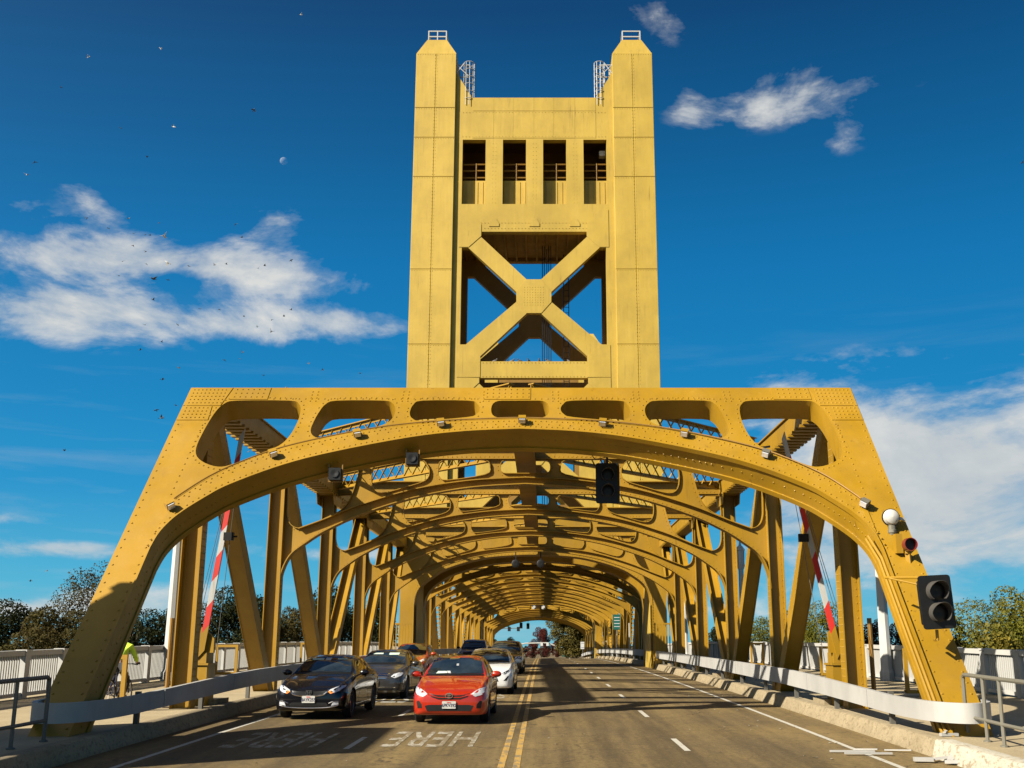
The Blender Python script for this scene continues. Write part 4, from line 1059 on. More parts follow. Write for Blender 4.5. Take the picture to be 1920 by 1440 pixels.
# ---- litter by the right kerb
def debris(x, y, label, pieces):
    z = zd(y) + .004; g = empty('broken_board', (x, y, z), label, 'debris', 'broken white pieces by the kerb')
    for p, q, w, h in pieces:
        m = MB(); m.bar((x + p[0], y + p[1], z + p[2]), (x + q[0], y + q[1], z + q[2]), w, h); m.world('splinter', M['rail_white'], g, smooth=0)
debris(6.0, 20.0, 'two long white slats lying on the road near the right kerb', [((-.45, -.02, .03), (.32, -.05, .03), .05, .03), ((-.3, -.42, .03), (.5, -.45, .03), .055, .03), ((.1, .45, .02), (.42, .1, .05), .03, .02), ((.6, .3, .02), (.95, -.1, .05), .03, .02)])
debris(6.85, 18.6, 'heap of broken white pieces against the right kerb end', [((-.3, 0, .05), (.0, -.05, .05), .11, .06), ((.05, .1, .04), (.35, .02, .09), .14, .03), ((.2, -.25, .05), (.45, .1, .2), .10, .03), ((.45, -.3, .05), (.80, -.2, .10), .10, .05), ((.1, -.3, .04), (.3, -.4, .05), .1, .05)])
debris(7.62, 19.9, 'small white plastic piece on the kerb beside the right portal foot', [((-.15, 0, .31), (.15, .02, .31), .11, .05), ((-.1, -.06, .35), (-.02, .06, .37), .05, .02)])
m = MB(); rr = random.Random(4)
for k in range(90):
    x = rr.choice([rr.uniform(-6.9, 6.9), rr.uniform(4.5, 7.0)]); y = rr.uniform(17, 42); a = rr.uniform(0, 6.28); l = rr.uniform(.02, .07); z = zd(y) + .006
    c, s_ = math.cos(a), math.sin(a)
    m.add([(x - c * l, y - s_ * l, z), (x + s_ * l * .5, y - c * l * .5, z + .012), (x + c * l, y + s_ * l, z + .004), (x - s_ * l * .5, y + c * l * .5, z + .008)], [(0, 1, 2, 3)])
o = m.world('scattered_leaves', M['kerb_white'], None, (0, 20, 0), 0); tag(o, 'small pale leaves and paper scraps scattered over the road', 'leaf litter', kind='stuff')

# ================================================================= FAR STREET
def at_px(px, py, Y):
    a = (px - 1017.0) / 2050.0; b = (720.0 - py) / 2050.0; c, s = math.cos(R(PITCH)), math.sin(R(PITCH)); t = Y / (c - b * s)
    return Vector((.55 + a * t, Y, 2.17 + (s + b * c) * t))
zf = zd(215)
for (px, py, lab) in ((977, 1173, 'small grey signal hung in the far arch opening, left one'), (990, 1174, 'small dark signal hung in the far arch opening, right one')):
    p = at_px(px, py, 187.0); signal_head(p, .50, .95, .22, lab, r=.13, hang=(6.9 - p.z))
def mast(x, y, h, arm, label, heads, sign=True):
    g = empty('signal_mast', (x, y, zf), label, 'signal mast', 'signal masts at the far crossing')
    m = MB(); m.tube([(x, y, zf), (x, y, zf + h)], .14, 8); m.world('pole', M['steel'], g)
    m = MB(); m.tube([(x, y, zf + h - .6), (x + arm * .5, y, zf + h - .35), (x + arm, y, zf + h - .3)], [.1, .08, .06], 8); m.world('mast_arm', M['steel'], g)
    for f in heads:
        m = MB(); xx = x + arm * f; m.box(xx - .3, xx + .3, y - .2, y - .1, zf + h - .9, zf + h - .05); m.world('signal_box', M['black'], g, smooth=0)
    if sign:
        xx = x + arm * .62; m = MB(); m.box(xx - .75, xx + .75, y - .12, y - .08, zf + h - .08, zf + h + .45); m.world('street_sign', M['teal'], g, smooth=0)
mast(-11.2, 222, 6.6, 7.2, 'grey signal mast with arm and small heads beyond the far arch', (.35, .72, .97))
g = empty('street_lamp', (-11.8, 226, zf), 'thin grey street lamp beside the far signal mast', 'street lamp')
m = MB(); m.tube([(-11.8, 226, zf), (-11.8, 226, zf + 8.6)], .1, 8); m.world('pole', M['steel'], g)
m = MB(); m.tube([(-11.8, 226, zf + 8.0), (-9.5, 226, zf + 8.6), (-7.8, 226, zf + 8.7)], .06, 6); m.box(-8.2, -7.2, 225.8, 226.2, zf + 8.62, zf + 8.8); m.world('lamp_arm', M['steel'], g)
g = empty('curved_signal_arm', (6.2, 232, zf), 'long white curved arm across the far street, under the red tree', 'signal mast')
m = MB(); m.tube([(-8, 232, zf + 2.3), (-3, 232, zf + 3.4), (1.5, 232, zf + 3.5), (6.2, 232, zf + 1.9)], .13, 8); m.tube([(6.2, 232, zf), (6.2, 232, zf + 2.0)], .15, 8); m.world('arm', M['white_steel'], g)
for x in (.4, 1.6):
    m = MB(); m.box(x - .25, x + .25, 231.6, 231.8, zf + 2.9, zf + 3.6); m.world('signal_box', M['sign_white'], g, smooth=0)
m = MB(); m.box(4.7, 6.1, 231.7, 231.8, zf + .7, zf + 1.6); m.world('street_sign', M['teal'], g, smooth=0)
def sign_post(x, y, h, w, hh, face, label, lines=0):
    z = zd(y) + (.28 if abs(x) > 7.3 else 0); g = empty('road_sign', (x, y, z), label, 'road sign')
    m = MB(); m.tube([(x, y, z), (x, y, z + h + hh)], .05, 6); m.world('post', M['steel'], g)
    m = MB(); m.plate(roundpoly([(-w / 2, 0), (w / 2, 0), (w / 2, hh), (-w / 2, hh)], .06, 3), [], lambda u, v, q: (x + u, y - .06 + q, z + h + v), -.012, .012); m.world('sign_face', face, g, smooth=0)
    for k in range(lines):
        m = MB(); m.box(x - w * .36, x + w * .36, y - .078, y - .074, z + h + hh * (.2 + .6 * k / max(1, lines - 1)) - .03, z + h + hh * (.2 + .6 * k / max(1, lines - 1)) + .03); m.world('sign_line', M['ink'] if face is not M['teal'] else M['sign_white'], g, smooth=0)
sign_post(7.6, 106, 2.5, .75, 1.4, M['teal'], 'green sign on the right side of the lift span, hung among the posts', 4)
sign_post(7.5, 193, 1.6, .8, 1.2, M['sign_white'], 'white speed-limit sort of sign past the far arch', 2)
sign_post(9.2, 171, 3.2, .8, 1.6, M['sign_white'], 'tall white sign at the right end of the far arches', 3)
for k, (y, h) in enumerate(((83, 3.2), (88, 3.0), (103, 2.2), (110, 2.0), (120, 1.9))):
    g = empty('marker_post', (7.36, y, zd(y) + .28), ['slim white marker post on the right guard rail, nearest of the row', 'slim white marker post, second of the row on the right rail', 'slim white marker post, middle of the row on the right rail', 'slim white marker post, fourth of the row on the right rail', 'slim white marker post, last of the row on the right rail'][k], 'marker post', 'white marker posts along the right rail')
    m = MB(); m.box(7.32, 7.40, y - .05, y + .05, zd(y) + .28, zd(y) + h); m.world('post', M['white_steel'], g, smooth=0)
# camera cluster under the last big arch
p = Vector((-.3, 66.0, 7.15)); g = empty('signal_pair', p, 'pair of round black signals hung under the tower arch', 'traffic signal')
for x in (-1.05, .45):
    m = MB(); m.lathe([(.0, -.03), (.16, -.05), (.24, -.02), (.24, .12), (.12, .2)], (x, 65.9, 7.0), 'Y', 18); m.world('signal_disc', M['black'], g)
    m = MB(); m.bar((x, 66.05, 7.0), (x, 66.1, 7.7), .06, .06); m.world('hanger', M['black'], g)
p = Vector((0, 137.5, 7.0)); g = empty('camera_pair', p, 'two pale cameras hung under the second tower arch', 'camera')
for x in (-.45, .7):
    m = MB(); m.box(x - .25, x + .25, 137.2, 137.7, 6.7, 7.2); m.lathe([(.16, -.3), (.16, 0)], (x, 137.2, 6.95), 'Y', 10); m.world('camera_body', M['white_steel'], g)
    m = MB(); m.bar((x, 137.5, 7.1), (x, 137.5, 7.7), .06, .06); m.world('hanger', M['black'], g)
# gold gates at the feet of the first tower
for s in (-1, 1):
    x0 = s * 6.9; y = 65.2; z = zd(y) + .28
    g = empty('tower_gate', (s * 7.6, y, z), 'gold barred gate at the %s foot of the tower' % side_of(s), 'gate', 'gold gates at the tower feet')
    for k in range(8):
        x = s * (7.1 + .17 * k); m = MB(); m.box(x - .03, x + .03, y - .03, y + .03, z, z + 2.3); m.world('bar', M['gold'], g, smooth=0)
    for h in (.15, 2.25):
        m = MB(); m.box(min(s * 7.05, s * 8.35), max(s * 7.05, s * 8.35), y - .045, y - .032, z + h, z + h + .1); m.world('crossbar', M['gold'], g, smooth=0)

# ================================================================= TREES
def crown_mesh(name, mat, h, r, n, leaf, seed, shape='round', clumps=26, gap=.5):
    rg = np.random.default_rng(seed); C = []
    for k in range(clumps):
        t = (k + .5) / clumps; a = rg.uniform(0, 2 * math.pi)
        if shape == 'cone': zz = t; rad = r * (1 - t) ** .85 * rg.uniform(.45, .95); cr = r * (.42 - .28 * t)
        elif shape == 'tall': zz = t; rad = r * (math.sin(math.pi * (.08 + .84 * t)) ** .6) * rg.uniform(.3, .8); cr = r * rg.uniform(.3, .45)
        else:
            zz = t; rad = r * math.sqrt(max(0, 1 - (2 * t - .9) ** 2 / 1.25)) * rg.uniform(.35, .9); cr = r * rg.uniform(.22, .42)
        C.append((rad * math.cos(a), rad * math.sin(a), h * .12 + zz * h * .88, cr))
    C = np.array(C); w = C[:, 3] ** 2; idx = rg.choice(len(C), n, p=w / w.sum())
    d = rg.normal(size=(n, 3)); d /= np.linalg.norm(d, axis=1)[:, None]; rad = rg.uniform(0.35, 1, n) ** .5
    P = C[idx, :3] + d * (C[idx, 3] * rad)[:, None] * np.array([1, 1, .8])
    nr = d * .6 + rg.normal(size=(n, 3)) * .7 + np.array([0, 0, .35]); nr /= np.linalg.norm(nr, axis=1)[:, None]
    u = np.cross(nr, rg.normal(size=(n, 3))); u /= np.linalg.norm(u, axis=1)[:, None]; v = np.cross(nr, u)
    s = (leaf * rg.uniform(.6, 1.3, n))[:, None]
    V = np.stack([P - u * s, P - v * s * .55, P + u * s, P + v * s * .55], 1).reshape(-1, 3)
    me = bpy.data.meshes.new(name); F = np.arange(4 * n).reshape(-1, 4)
    me.from_pydata(V.tolist(), [], F.tolist()); me.materials.append(mat); me.update(); return me, C
def trunk_mb(h, r, C, seed):
    rg = random.Random(seed); m = MB()
    m.tube([(0, 0, -.5), (rg.uniform(-.1, .1), rg.uniform(-.1, .1), h * .35), (rg.uniform(-.2, .2), rg.uniform(-.2, .2), h * .85)], [r, r * .7, r * .18], 8)
    for k in range(0, len(C), 2):
        c = C[k]; z0 = max(h * .15, min(c[2] * .6, h * .7)); m.tube([(0, 0, z0), (c[0] * .5, c[1] * .5, (z0 + c[2]) * .52), tuple(c[:3])], [r * .35, r * .2, r * .05], 5)
    return m
TREE = {}
def tree_kind(key, mat, h, r, n, leaf, seed, shape='round', clumps=26):
    me, C = crown_mesh('crown', mat, h, r, n, leaf, seed, shape, clumps); TREE[key] = (me, trunk_mb(h, h * .022, C, seed).mesh('trunk', M['bark']), h)
tree_kind('oak', M['leaf_dark'], 12, 5.0, 30000, .125, 1); tree_kind('oak2', M['leaf_dark'], 12, 4.4, 28000, .125, 2, 'round', 32)
tree_kind('brown', M['leaf_brown'], 12, 4.6, 28000, .12, 3, 'round', 30); tree_kind('airy', M['leaf_brown'], 14, 5.0, 13000, .11, 4, 'round', 44)
tree_kind('bright', M['leaf_green'], 12, 5.2, 45000, .095, 5, 'round', 36); tree_kind('bright2', M['leaf_green'], 12, 4.2, 26000, .10, 6, 'round', 30)
tree_kind('spire', M['leaf_rust'], 13, 2.6, 9000, .13, 7, 'cone', 34); tree_kind('rust', M['leaf_rust'], 11, 4.0, 24000, .11, 8)
tree_kind('red', M['leaf_red'], 10, 4.0, 24000, .13, 9, 'round', 34); tree_kind('tall', M['leaf_street'], 14, 4.6, 42000, .17, 10, 'tall', 70); tree_kind('yellow', M['leaf_yellow'], 9, 3.6, 9000, .14, 11)
def tree(key, px, top, Y, base, label, sx=1.0, rz=None, grp='trees beyond the bridge'):
    p = at_px(px, top, Y); me, tm, h = TREE[key]; k = (p.z - base) / h
    g = empty('tree', (p.x, Y, base), label, 'tree', grp)
    for nm, q in (('crown', me), ('trunk', tm)):
        o = share(nm, q, g, (p.x, Y, base)); o.scale = (k * sx, k * sx, k); o.rotation_euler = (0, 0, random.uniform(0, 6.3) if rz is None else rz)
B = -6.9
tree('oak', 22, 1152, 92, B, 'dark rounded tree at the far left edge behind the parapet', 1.0)
tree('oak2', -70, 1144, 96, B, 'dark tree mostly out of the frame at the far left', 1.1)
tree('brown', 108, 1152, 84, B, 'brown-green rounded tree, second from the left edge', 1.0)
tree('airy', 178, 1082, 104, B, 'tall airy tree with sky showing through, touching the left portal leg', .85)
tree('oak2', 255, 1136, 88, B, 'dark tree just right of the left portal leg, behind the cyclist', .75)
tree('oak', 430, 1128, 96, B, 'dark dense tree seen between the left barrier arm and first diagonal', .85)
tree('oak2', 490, 1132, 104, B, 'dark tree seen between the first diagonal and second post on the left', .85)
tree('brown', 552, 1150, 100, B, 'brownish tree seen just past the second left post', .7)
tree('oak', 640, 1124, 112, B, 'dark tree seen among the crowded left posts', .9)
tree('oak2', 700, 1129, 125, B, 'farthest dark tree behind the left posts', 1.0)
tree('oak2', 330, 1154, 110, B, 'low dark tree behind the white lamp post on the left', .8)
tree('bright', 1905, 1120, 72, B, 'large sunlit green tree at the right edge', .82)
tree('yellow', 1850, 1196, 66, B, 'low yellowing tree at the foot of the large green one on the right', .9)
tree('bright2', 1985, 1134, 80, B, 'green tree cut off by the right edge of the frame', 1.0)
tree('spire', 1797, 1162, 86, B, 'dark pointed conifer just right of the big black signal', 1.0)
tree('rust', 1745, 1194, 90, B, 'rust-brown tree behind the right portal leg', .9)
tree('rust', 1640, 1174, 92, B, 'rust-brown tree beside the white lamp post on the right', .75)
tree('rust', 1690, 1179, 98, B, 'darker rust tree tucked between lamp post and right portal leg', .7)
tree('bright2', 1540, 1146, 98, B, 'sunlit green tree seen beside the right barrier arm', .75)
tree('bright', 1490, 1160, 108, B, 'green tree between the right diagonals, paler one', .65)
tree('bright2', 1420, 1172, 104, B, 'green tree seen between the second and third right posts', .7)
tree('oak2', 1340, 1184, 130, B, 'dark tree glimpsed through the crowded right posts', .8)
fs_ = 'street trees past the far end'
tree('oak', 955, 1198, 262, zf, 'low dark green tree at left of the far opening', .95, grp=fs_); tree('oak2', 985, 1212, 280, zf, 'small dark tree behind the far signal mast', .9, grp=fs_)
tree('red', 1014, 1180, 270, zf, 'tall dark red autumn tree in the middle of the far opening', .95, grp=fs_); tree('red', 996, 1206, 262, zf, 'low dark red tree under the taller red one', 1.1, grp=fs_); tree('red', 1042, 1204, 285, zf, 'second low red tree right of the tall red one', 1.0, grp=fs_)
tree('tall', 1072, 1118, 225, zf, 'tall brown-green street tree at right of the far opening', 1.2, grp=fs_); tree('tall', 1100, 1124, 232, zf, 'tall street tree behind the right end of the far arches', .9, grp=fs_)
tree('oak2', 925, 1200, 300, zf, 'dark street tree half hidden by the far left arches', 1.2, grp=fs_); tree('oak', 1150, 1180, 300, zf, 'dark street tree hidden behind the right posts', 1.2, grp=fs_)
m = MB(); rr = random.Random(9)
for k in range(70):
    a = rr.uniform(-1.35, 1.35); d = rr.uniform(330, 900); x, y = d * math.sin(a), d * math.cos(a)
    if abs(x) < 40: continue
    m.ball((x, y, -6 + rr.uniform(2, 5)), rr.uniform(8, 20), rr.uniform(8, 20), rr.uniform(5, 9), 9, 6)
o = m.world('far_woods', M['leaf_dark'], None, (0, 500, 0)); tag(o, 'dark low line of woods along the horizon', 'woods', kind='stuff')

# ================================================================= ADDED PYLON, unseen, put beside the left parapet to cast shade on the left portal foot
px_, py_ = -14.6, 14.85; g = empty('shade_pylon', (px_, py_, -.2), 'added tall concrete pylon, unseen, beside the left parapet to shade the left portal foot', 'pylon')
def tier(nm, hx, hy, z0, z1, k=1.0): m = MB(); m.frame_box((px_, py_, (z0 + z1) / 2), Vector((1, 0, 0)), Vector((0, 1, 0)), Vector((0, 0, 1)), hx, hy, (z1 - z0) / 2, k, k); m.world(nm, M['wall_concrete'], g, smooth=0)
tier('plinth', 1.05, 2.65, -.6, 1.1); tier('shaft', .80, 2.40, 1.101, 9.3, .99); tier('cornice', .86, 2.46, 9.301, 9.55); tier('cap', .6, 2.1, 9.551, 9.8, .7)
for k in range(5):
    m = MB(); m.box(px_ + .80, px_ + .84, py_ - 1.9 + k * .95 - .14, py_ - 1.9 + k * .95 + .14, 1.6, 7.9); m.world('fluting', M['wall_concrete'], g, smooth=0)

# ================================================================= CARS
def pchip(xs, ys, x):
    """monotone cubic through (xs, ys)"""
    xs, ys = np.array(xs, float), np.array(ys, float); h = np.diff(xs); d = np.diff(ys) / h; n = len(xs); mm = np.zeros(n)
    for i in range(1, n - 1):
        if d[i - 1] * d[i] > 0: w1, w2 = 2 * h[i] + h[i - 1], h[i] + 2 * h[i - 1]; mm[i] = (w1 + w2) / (w1 / d[i - 1] + w2 / d[i])
    mm[0], mm[-1] = d[0], d[-1]
    k = np.clip(np.searchsorted(xs, x) - 1, 0, n - 2); t = (x - xs[k]) / h[k]
    return (2 * t ** 3 - 3 * t ** 2 + 1) * ys[k] + (t ** 3 - 2 * t ** 2 + t) * h[k] * mm[k] + (-2 * t ** 3 + 3 * t ** 2) * ys[k + 1] + (t ** 3 - t ** 2) * h[k] * mm[k + 1]
# stations from the nose back: y, half width, underside, shoulder height, shoulder half width, roof/bonnet height, its half width
SEDAN = [(0.00, .60, .30, .56, .58, .66, .50), (0.04, .70, .24, .60, .68, .70, .56), (.12, .80, .20, .65, .77, .74, .62), (.30, .855, .19, .72, .82, .80, .68), (.60, .875, .19, .79, .84, .89, .72), (1.0, .88, .19, .86, .845, .97, .74), (1.22, .88, .19, .90, .845, 1.005, .74),
         (1.34, .88, .19, .915, .845, 1.04, .72), (1.60, .88, .19, .93, .845, 1.19, .66), (1.90, .88, .19, .94, .845, 1.335, .60), (2.12, .88, .19, .945, .845, 1.41, .575), (2.5, .88, .19, .95, .845, 1.455, .565), (3.0, .88, .19, .955, .84, 1.44, .56), (3.35, .88, .19, .96, .835, 1.37, .555), (3.75, .875, .20, .97, .82, 1.19, .58), (4.02, .86, .22, .98, .80, 1.06, .66), (4.30, .84, .25, .96, .78, 1.03, .68), (4.48, .79, .30, .90, .74, .98, .64), (4.55, .72, .38, .84, .68, .92, .56)]
SUV = [(0.00, .66, .34, .70, .62, .80, .54), (0.05, .76, .28, .76, .72, .86, .60), (.15, .85, .25, .82, .81, .92, .68), (.40, .90, .24, .92, .86, 1.0, .74), (.9, .92, .24, .99, .88, 1.08, .78), (1.2, .92, .24, 1.02, .88, 1.12, .78), (1.32, .92, .24, 1.03, .88, 1.17, .76),
       (1.6, .92, .24, 1.05, .88, 1.40, .70), (1.85, .92, .24, 1.06, .88, 1.56, .66), (2.1, .92, .24, 1.07, .88, 1.64, .65), (2.6, .92, .24, 1.08, .88, 1.68, .645), (3.4, .92, .24, 1.09, .875, 1.66, .64), (4.0, .91, .25, 1.10, .86, 1.58, .62), (4.35, .89, .28, 1.08, .84, 1.36, .62), (4.52, .86, .32, 1.02, .80, 1.15, .66), (4.60, .80, .42, .94, .74, 1.02, .60)]
def car_body(st, sx=1.0, sz=1.0, nose=None):
    st = [tuple(s) for s in st]; ys = [s[0] for s in st]
    yy = np.unique(np.concatenate([np.linspace(ys[0], ys[0] + .3, 8), np.linspace(ys[0] + .3, ys[-1] - .2, 40), np.linspace(ys[-1] - .2, ys[-1], 6)]))
    ring = []
    for y in yy:
        w, zb, zs, ws, zt, wt = [float(pchip(ys, [s[k] for s in st], y)) for k in range(1, 7)]
        w *= sx; ws *= sx; wt *= sx; zs *= sz; zt *= sz
        lo = [(0, zb), (w * .55, zb), (w * .90, zb + .01), (w * .975, zb + .07), (w * .995, zb + .45 * (zs - zb)), (w * 1.0, zb + .72 * (zs - zb)), (ws * .995 + .005 * w, zs - .03)]
        up_h = zt - zs
        up = [(ws - .02, zs + .012), (ws + (wt - ws) * .5 + .02 * min(1, up_h / .3), zs + up_h * .48), (wt + .03, zs + up_h * .86), (wt - .05, zt - .035 * min(1, up_h / .15)), (wt * .55, zt - .008), (0, zt)]
        half = [p for p in spline(lo, 3)] + [p for p in spline(up, 3)]
        ring.append([(x, y, z) for x, z in half] + [(-x, y, z) for x, z in reversed(half[1:-1])])
    m = MB(); n = len(ring[0]); vs = [p for r in ring for p in r]; fs = []
    for i in range(len(ring) - 1):
        for k in range(n): fs.append((i * n + k, i * n + (k + 1) % n, (i + 1) * n + (k + 1) % n, (i + 1) * n + k))
    c0 = len(vs); vs.append((0, yy[0] - .005, .46)); c1 = len(vs); vs.append((0, yy[-1], .7)); L = (len(ring) - 1) * n
    for k in range(n): fs.append((c0, (k + 1) % n, k)); fs.append((c1, L + k, L + (k + 1) % n))
    m.add(vs, fs); return m
WHEEL = {}
def wheel_meshes(r=.32, w=.205, key='w'):
    if key in WHEEL: return WHEEL[key]
    m = MB(); m.lathe([(r * .66, -w / 2 + .02), (r * .92, -w / 2), (r, -w * .32), (r, w * .32), (r * .92, w / 2), (r * .66, w / 2 - .02)], axis='X', n=28); ty = m.mesh('tyre', M['rubber'])
    m = MB(); m.lathe([(.0, w * .30), (r * .14, w * .30), (r * .16, w * .22), (r * .2, w * .2)], axis='X', n=16)
    m.lathe([(r * .66, w / 2 - .03), (r * .62, w / 2 - .015), (r * .58, w * .2), (r * .58, -w * .3)], axis='X', n=28)
    for k in range(5):
        for o in (-.14, .14):
            a = k * 2 * math.pi / 5; d0 = Vector((0, math.cos(a + o * 1.6), math.sin(a + o * 1.6))); d1 = Vector((0, math.cos(a + o), math.sin(a + o)))
            m.bar(Vector((w * .22, 0, 0)) + d0 * (r * .12), Vector((w * .30, 0, 0)) + d1 * (r * .61), .03, .03, (1, 0, 0))
    rim = m.mesh('rim', M['rim'])
    m = MB(); m.lathe([(.0, -.02), (r * .6, -.02), (r * .6, .0), (0, .0)], axis='X', n=20); disc = m.mesh('brake_disc', M['black'])
    WHEEL[key] = (ty, rim, disc); return WHEEL[key]
def make_car(label, at, yaw, paint, st=SEDAN, sx=1.0, sz=1.0, wr=.32, axles=(.86, 3.5), feats=None, group='cars queuing on the bridge', name='car', slope=.015):
    at = Vector(at); g = empty(name, at, label, 'car', group); f = feats or {}
    g.rotation_euler = (slope, 0, yaw)
    body = car_body(st, sx, sz); me = body.mesh('body', [M[paint], M['trim']], 38)
    tmp = bpy.data.objects.new('body_tmp', me); COL.objects.link(tmp); W0 = st[6][1] * sx
    cut = MB()
    for y in axles:
        for s in (-1, 1): cut.lathe([(wr + .055, s * (W0 - .24)), (wr + .055, s * (W0 + .3))] if s > 0 else [(wr + .055, s * (W0 + .3)), (wr + .055, s * (W0 - .24))], (0, y, wr), 'X', 32)
    ct = bpy.data.objects.new('cut_tmp', cut.mesh('cut', M['trim'], 0)); COL.objects.link(ct)
    bv0 = BVHTree.FromPolygons([v.co.copy() for v in me.vertices], [tuple(p.vertices) for p in me.polygons])
    md = tmp.modifiers.new('arches', 'BOOLEAN'); md.operation = 'DIFFERENCE'; md.object = ct; md.solver = 'EXACT'
    dg = bpy.context.evaluated_depsgraph_get(); me2 = bpy.data.meshes.new_from_object(tmp.evaluated_get(dg)); me2.name = 'body'
    bpy.data.objects.remove(tmp); bpy.data.objects.remove(ct)
    me2.materials.clear(); me2.materials.append(M[paint]); me2.materials.append(M['trim'])
    for p in me2.polygons:
        c = p.center; p.material_index = 0
        for y in axles:
            if math.hypot(c.y - y, c.z - wr) < wr + .05 and abs(c.x) < W0 + .02 and abs(c.x) > W0 - .26: p.material_index = 1
        if c.z < st[6][2] + .03: p.material_index = 1
    me2.polygons.foreach_set('use_smooth', [True] * len(me2.polygons)); me2.set_sharp_from_angle(angle=R(38)); me2.update()
    b = obj('body', me2, g, at); kid(g, b)
    bvh = bv0
    def patch(nm, poly, mat, view='front', off=.006, parent=None, dens=.05, thick=.012, sm_=40):
        """piece of trim or glass that lies on the bodywork: outline seen from the front (x, z) or the side (y, z)"""
        xs = [p[0] for p in poly]; zs = [p[1] for p in poly]; P = [Vector(p) for p in poly]; out = []
        n = len(P)
        for i in range(n):
            a, b_ = P[i], P[(i + 1) % n]; k = max(1, int((b_ - a).length / dens))
            for j in range(k): out.append(a + (b_ - a) * (j / k))
        nb = len(out); edges = [(i, (i + 1) % nb) for i in range(nb)]
        def inside(q):
            c = False
            for i in range(nb):
                a, b_ = out[i], out[(i + 1) % nb]
                if (a.y > q.y) != (b_.y > q.y) and q.x < (b_.x - a.x) * (q.y - a.y) / (b_.y - a.y) + a.x: c = not c
            return c
        pts = list(out); gx = np.arange(min(xs) + dens * .5, max(xs), dens); gz = np.arange(min(zs) + dens * .5, max(zs), dens)
        for x in gx:
            for z in gz:
                q = Vector((x, z))
                if inside(q) and min((q - o).length for o in out) > dens * .45: pts.append(q)
        V, E, F, *_ = delaunay_2d_cdt(pts, edges, [list(range(nb))], 1, 1e-6)
        co = []; inn = []
        for v in V:
            if view == 'front': o, d = Vector((v.x, -2, v.y)), Vector((0, 1, 0))
            elif view == 'back': o, d = Vector((v.x, 9, v.y)), Vector((0, -1, 0))
            elif view == 'top': o, d = Vector((v.x, v.y, 4)), Vector((0, 0, -1))
            else: s = 1 if view == 'right' else -1; o, d = Vector((3 * s, v.x, v.y)), Vector((-s, 0, 0))
            h, nr, *_ = bvh.ray_cast(o, d)
            if h is None: h, nr, *_ = bvh.find_nearest(o + d * 2.2)
            if nr.dot(d) > 0: nr = -nr
            co.append(h + nr * off); inn.append(h - nr * thick)
        m = MB(); k = len(co); tri = []
        for fc in F:
            a, b_, c = (co[i] for i in fc[:3]); nn = (b_ - a).cross(c - a); o_, d_ = {'front': (0, Vector((0, -1, 0))), 'back': (0, Vector((0, 1, 0))), 'right': (0, Vector((1, 0, 0))), 'left': (0, Vector((-1, 0, 0))), 'top': (0, Vector((0, 0, 1)))}[view]
            tri.append(tuple(fc) if nn.dot(d_) > 0 else tuple(reversed(fc)))
        edge_n = {}
        for fc in tri:
            for i in range(len(fc)): e = (fc[i], fc[(i + 1) % len(fc)]); edge_n[e] = 1
        rim = [(b_, a, a + k, b_ + k) for (a, b_) in edge_n if (b_, a) not in edge_n]
        m.add(co + inn, tri + rim)
        o = m.build(nm, M[mat], parent or g, at, sm_); return o
    def both(nm, poly, mat, view='front', **kw):
        patch(nm, poly, mat, view, **kw)
        if view in ('front', 'top', 'back'): patch(nm, [(-x, z) for x, z in reversed(poly)], mat, view, **kw)
        else: patch(nm, poly, mat, 'left' if view == 'right' else 'right', **kw)
    zt = lambda k: st[k][5] * sz
    rx = lambda pts: [(x * sx, z * sz) for x, z in pts]
    suv = st is SUV
    ws_ = f.get('screen', rx(roundpoly([(-.70, 1.045), (.70, 1.045), (.56, 1.395), (-.56, 1.395)], .06, 3)) if not suv else rx(roundpoly([(-.73, 1.17), (.73, 1.17), (.62, 1.60), (-.62, 1.60)], .06, 3)))
    scr = patch('windscreen', ws_, 'glass', dens=.08)
    patch('wiper_cowl', [(x * sx, z * sz) for x, z in ([(-.7, 1.005), (.7, 1.005), (.69, 1.04), (-.69, 1.04)] if not suv else [(-.74, 1.12), (.74, 1.12), (.73, 1.165), (-.73, 1.165)])], 'trim', dens=.08)
    k = 1.0
    side = ([(1.78, .985), (2.60, 1.0), (2.60, 1.345), (2.16, 1.335)], [(2.68, 1.0), (3.40, 1.02), (3.60, 1.10), (3.32, 1.27), (3.0, 1.34), (2.68, 1.35)]) if not suv else ([(1.72, 1.13), (2.6, 1.15), (2.6, 1.55), (2.06, 1.52)], [(2.68, 1.15), (3.45, 1.17), (3.42, 1.54), (2.68, 1.555)], [(3.54, 1.17), (4.1, 1.20), (3.95, 1.46), (3.52, 1.53)])
    for q in side: both('side_window', [(y, z * sz) for y, z in roundpoly(q, .05, 3)], 'glass', 'right', dens=.08)
    both('door_seam', [(1.56, .32), (1.575, .32), (1.605, .96 * sz), (1.59, .96 * sz)], 'trim', 'right', dens=.1, off=.002)
    both('door_seam', [(2.63, .32), (2.645, .32), (2.645, .99 * sz), (2.63, .99 * sz)], 'trim', 'right', dens=.1, off=.002)
    for y in (1.72, 2.78): 
        z = (1.05 if suv else .90) * sz; both('door_handle', [(y + .72, z), (y + .9, z), (y + .9, z + .03), (y + .72, z + .03)], f.get('handle', paint), 'right', off=.03)
    both('sill', [(1.25, .25), (3.1, .25), (3.1, .30), (1.25, .30)], f.get('sill', 'trim'), 'right', off=.012, dens=.1)
    patch('rear_window', [(x * sx, z * sz) for x, z in ([(-.58, 1.10), (.58, 1.10), (.48, 1.36), (-.48, 1.36)] if not suv else [(-.6, 1.2), (.6, 1.2), (.5, 1.5), (-.5, 1.5)])], 'glass', 'back', dens=.1)
    both('tail_lamp', [(x * sx, z * sz) for x, z in [(.40, .80), (.70, .80), (.72, .95), (.42, .93)]], 'red_lens', 'back')
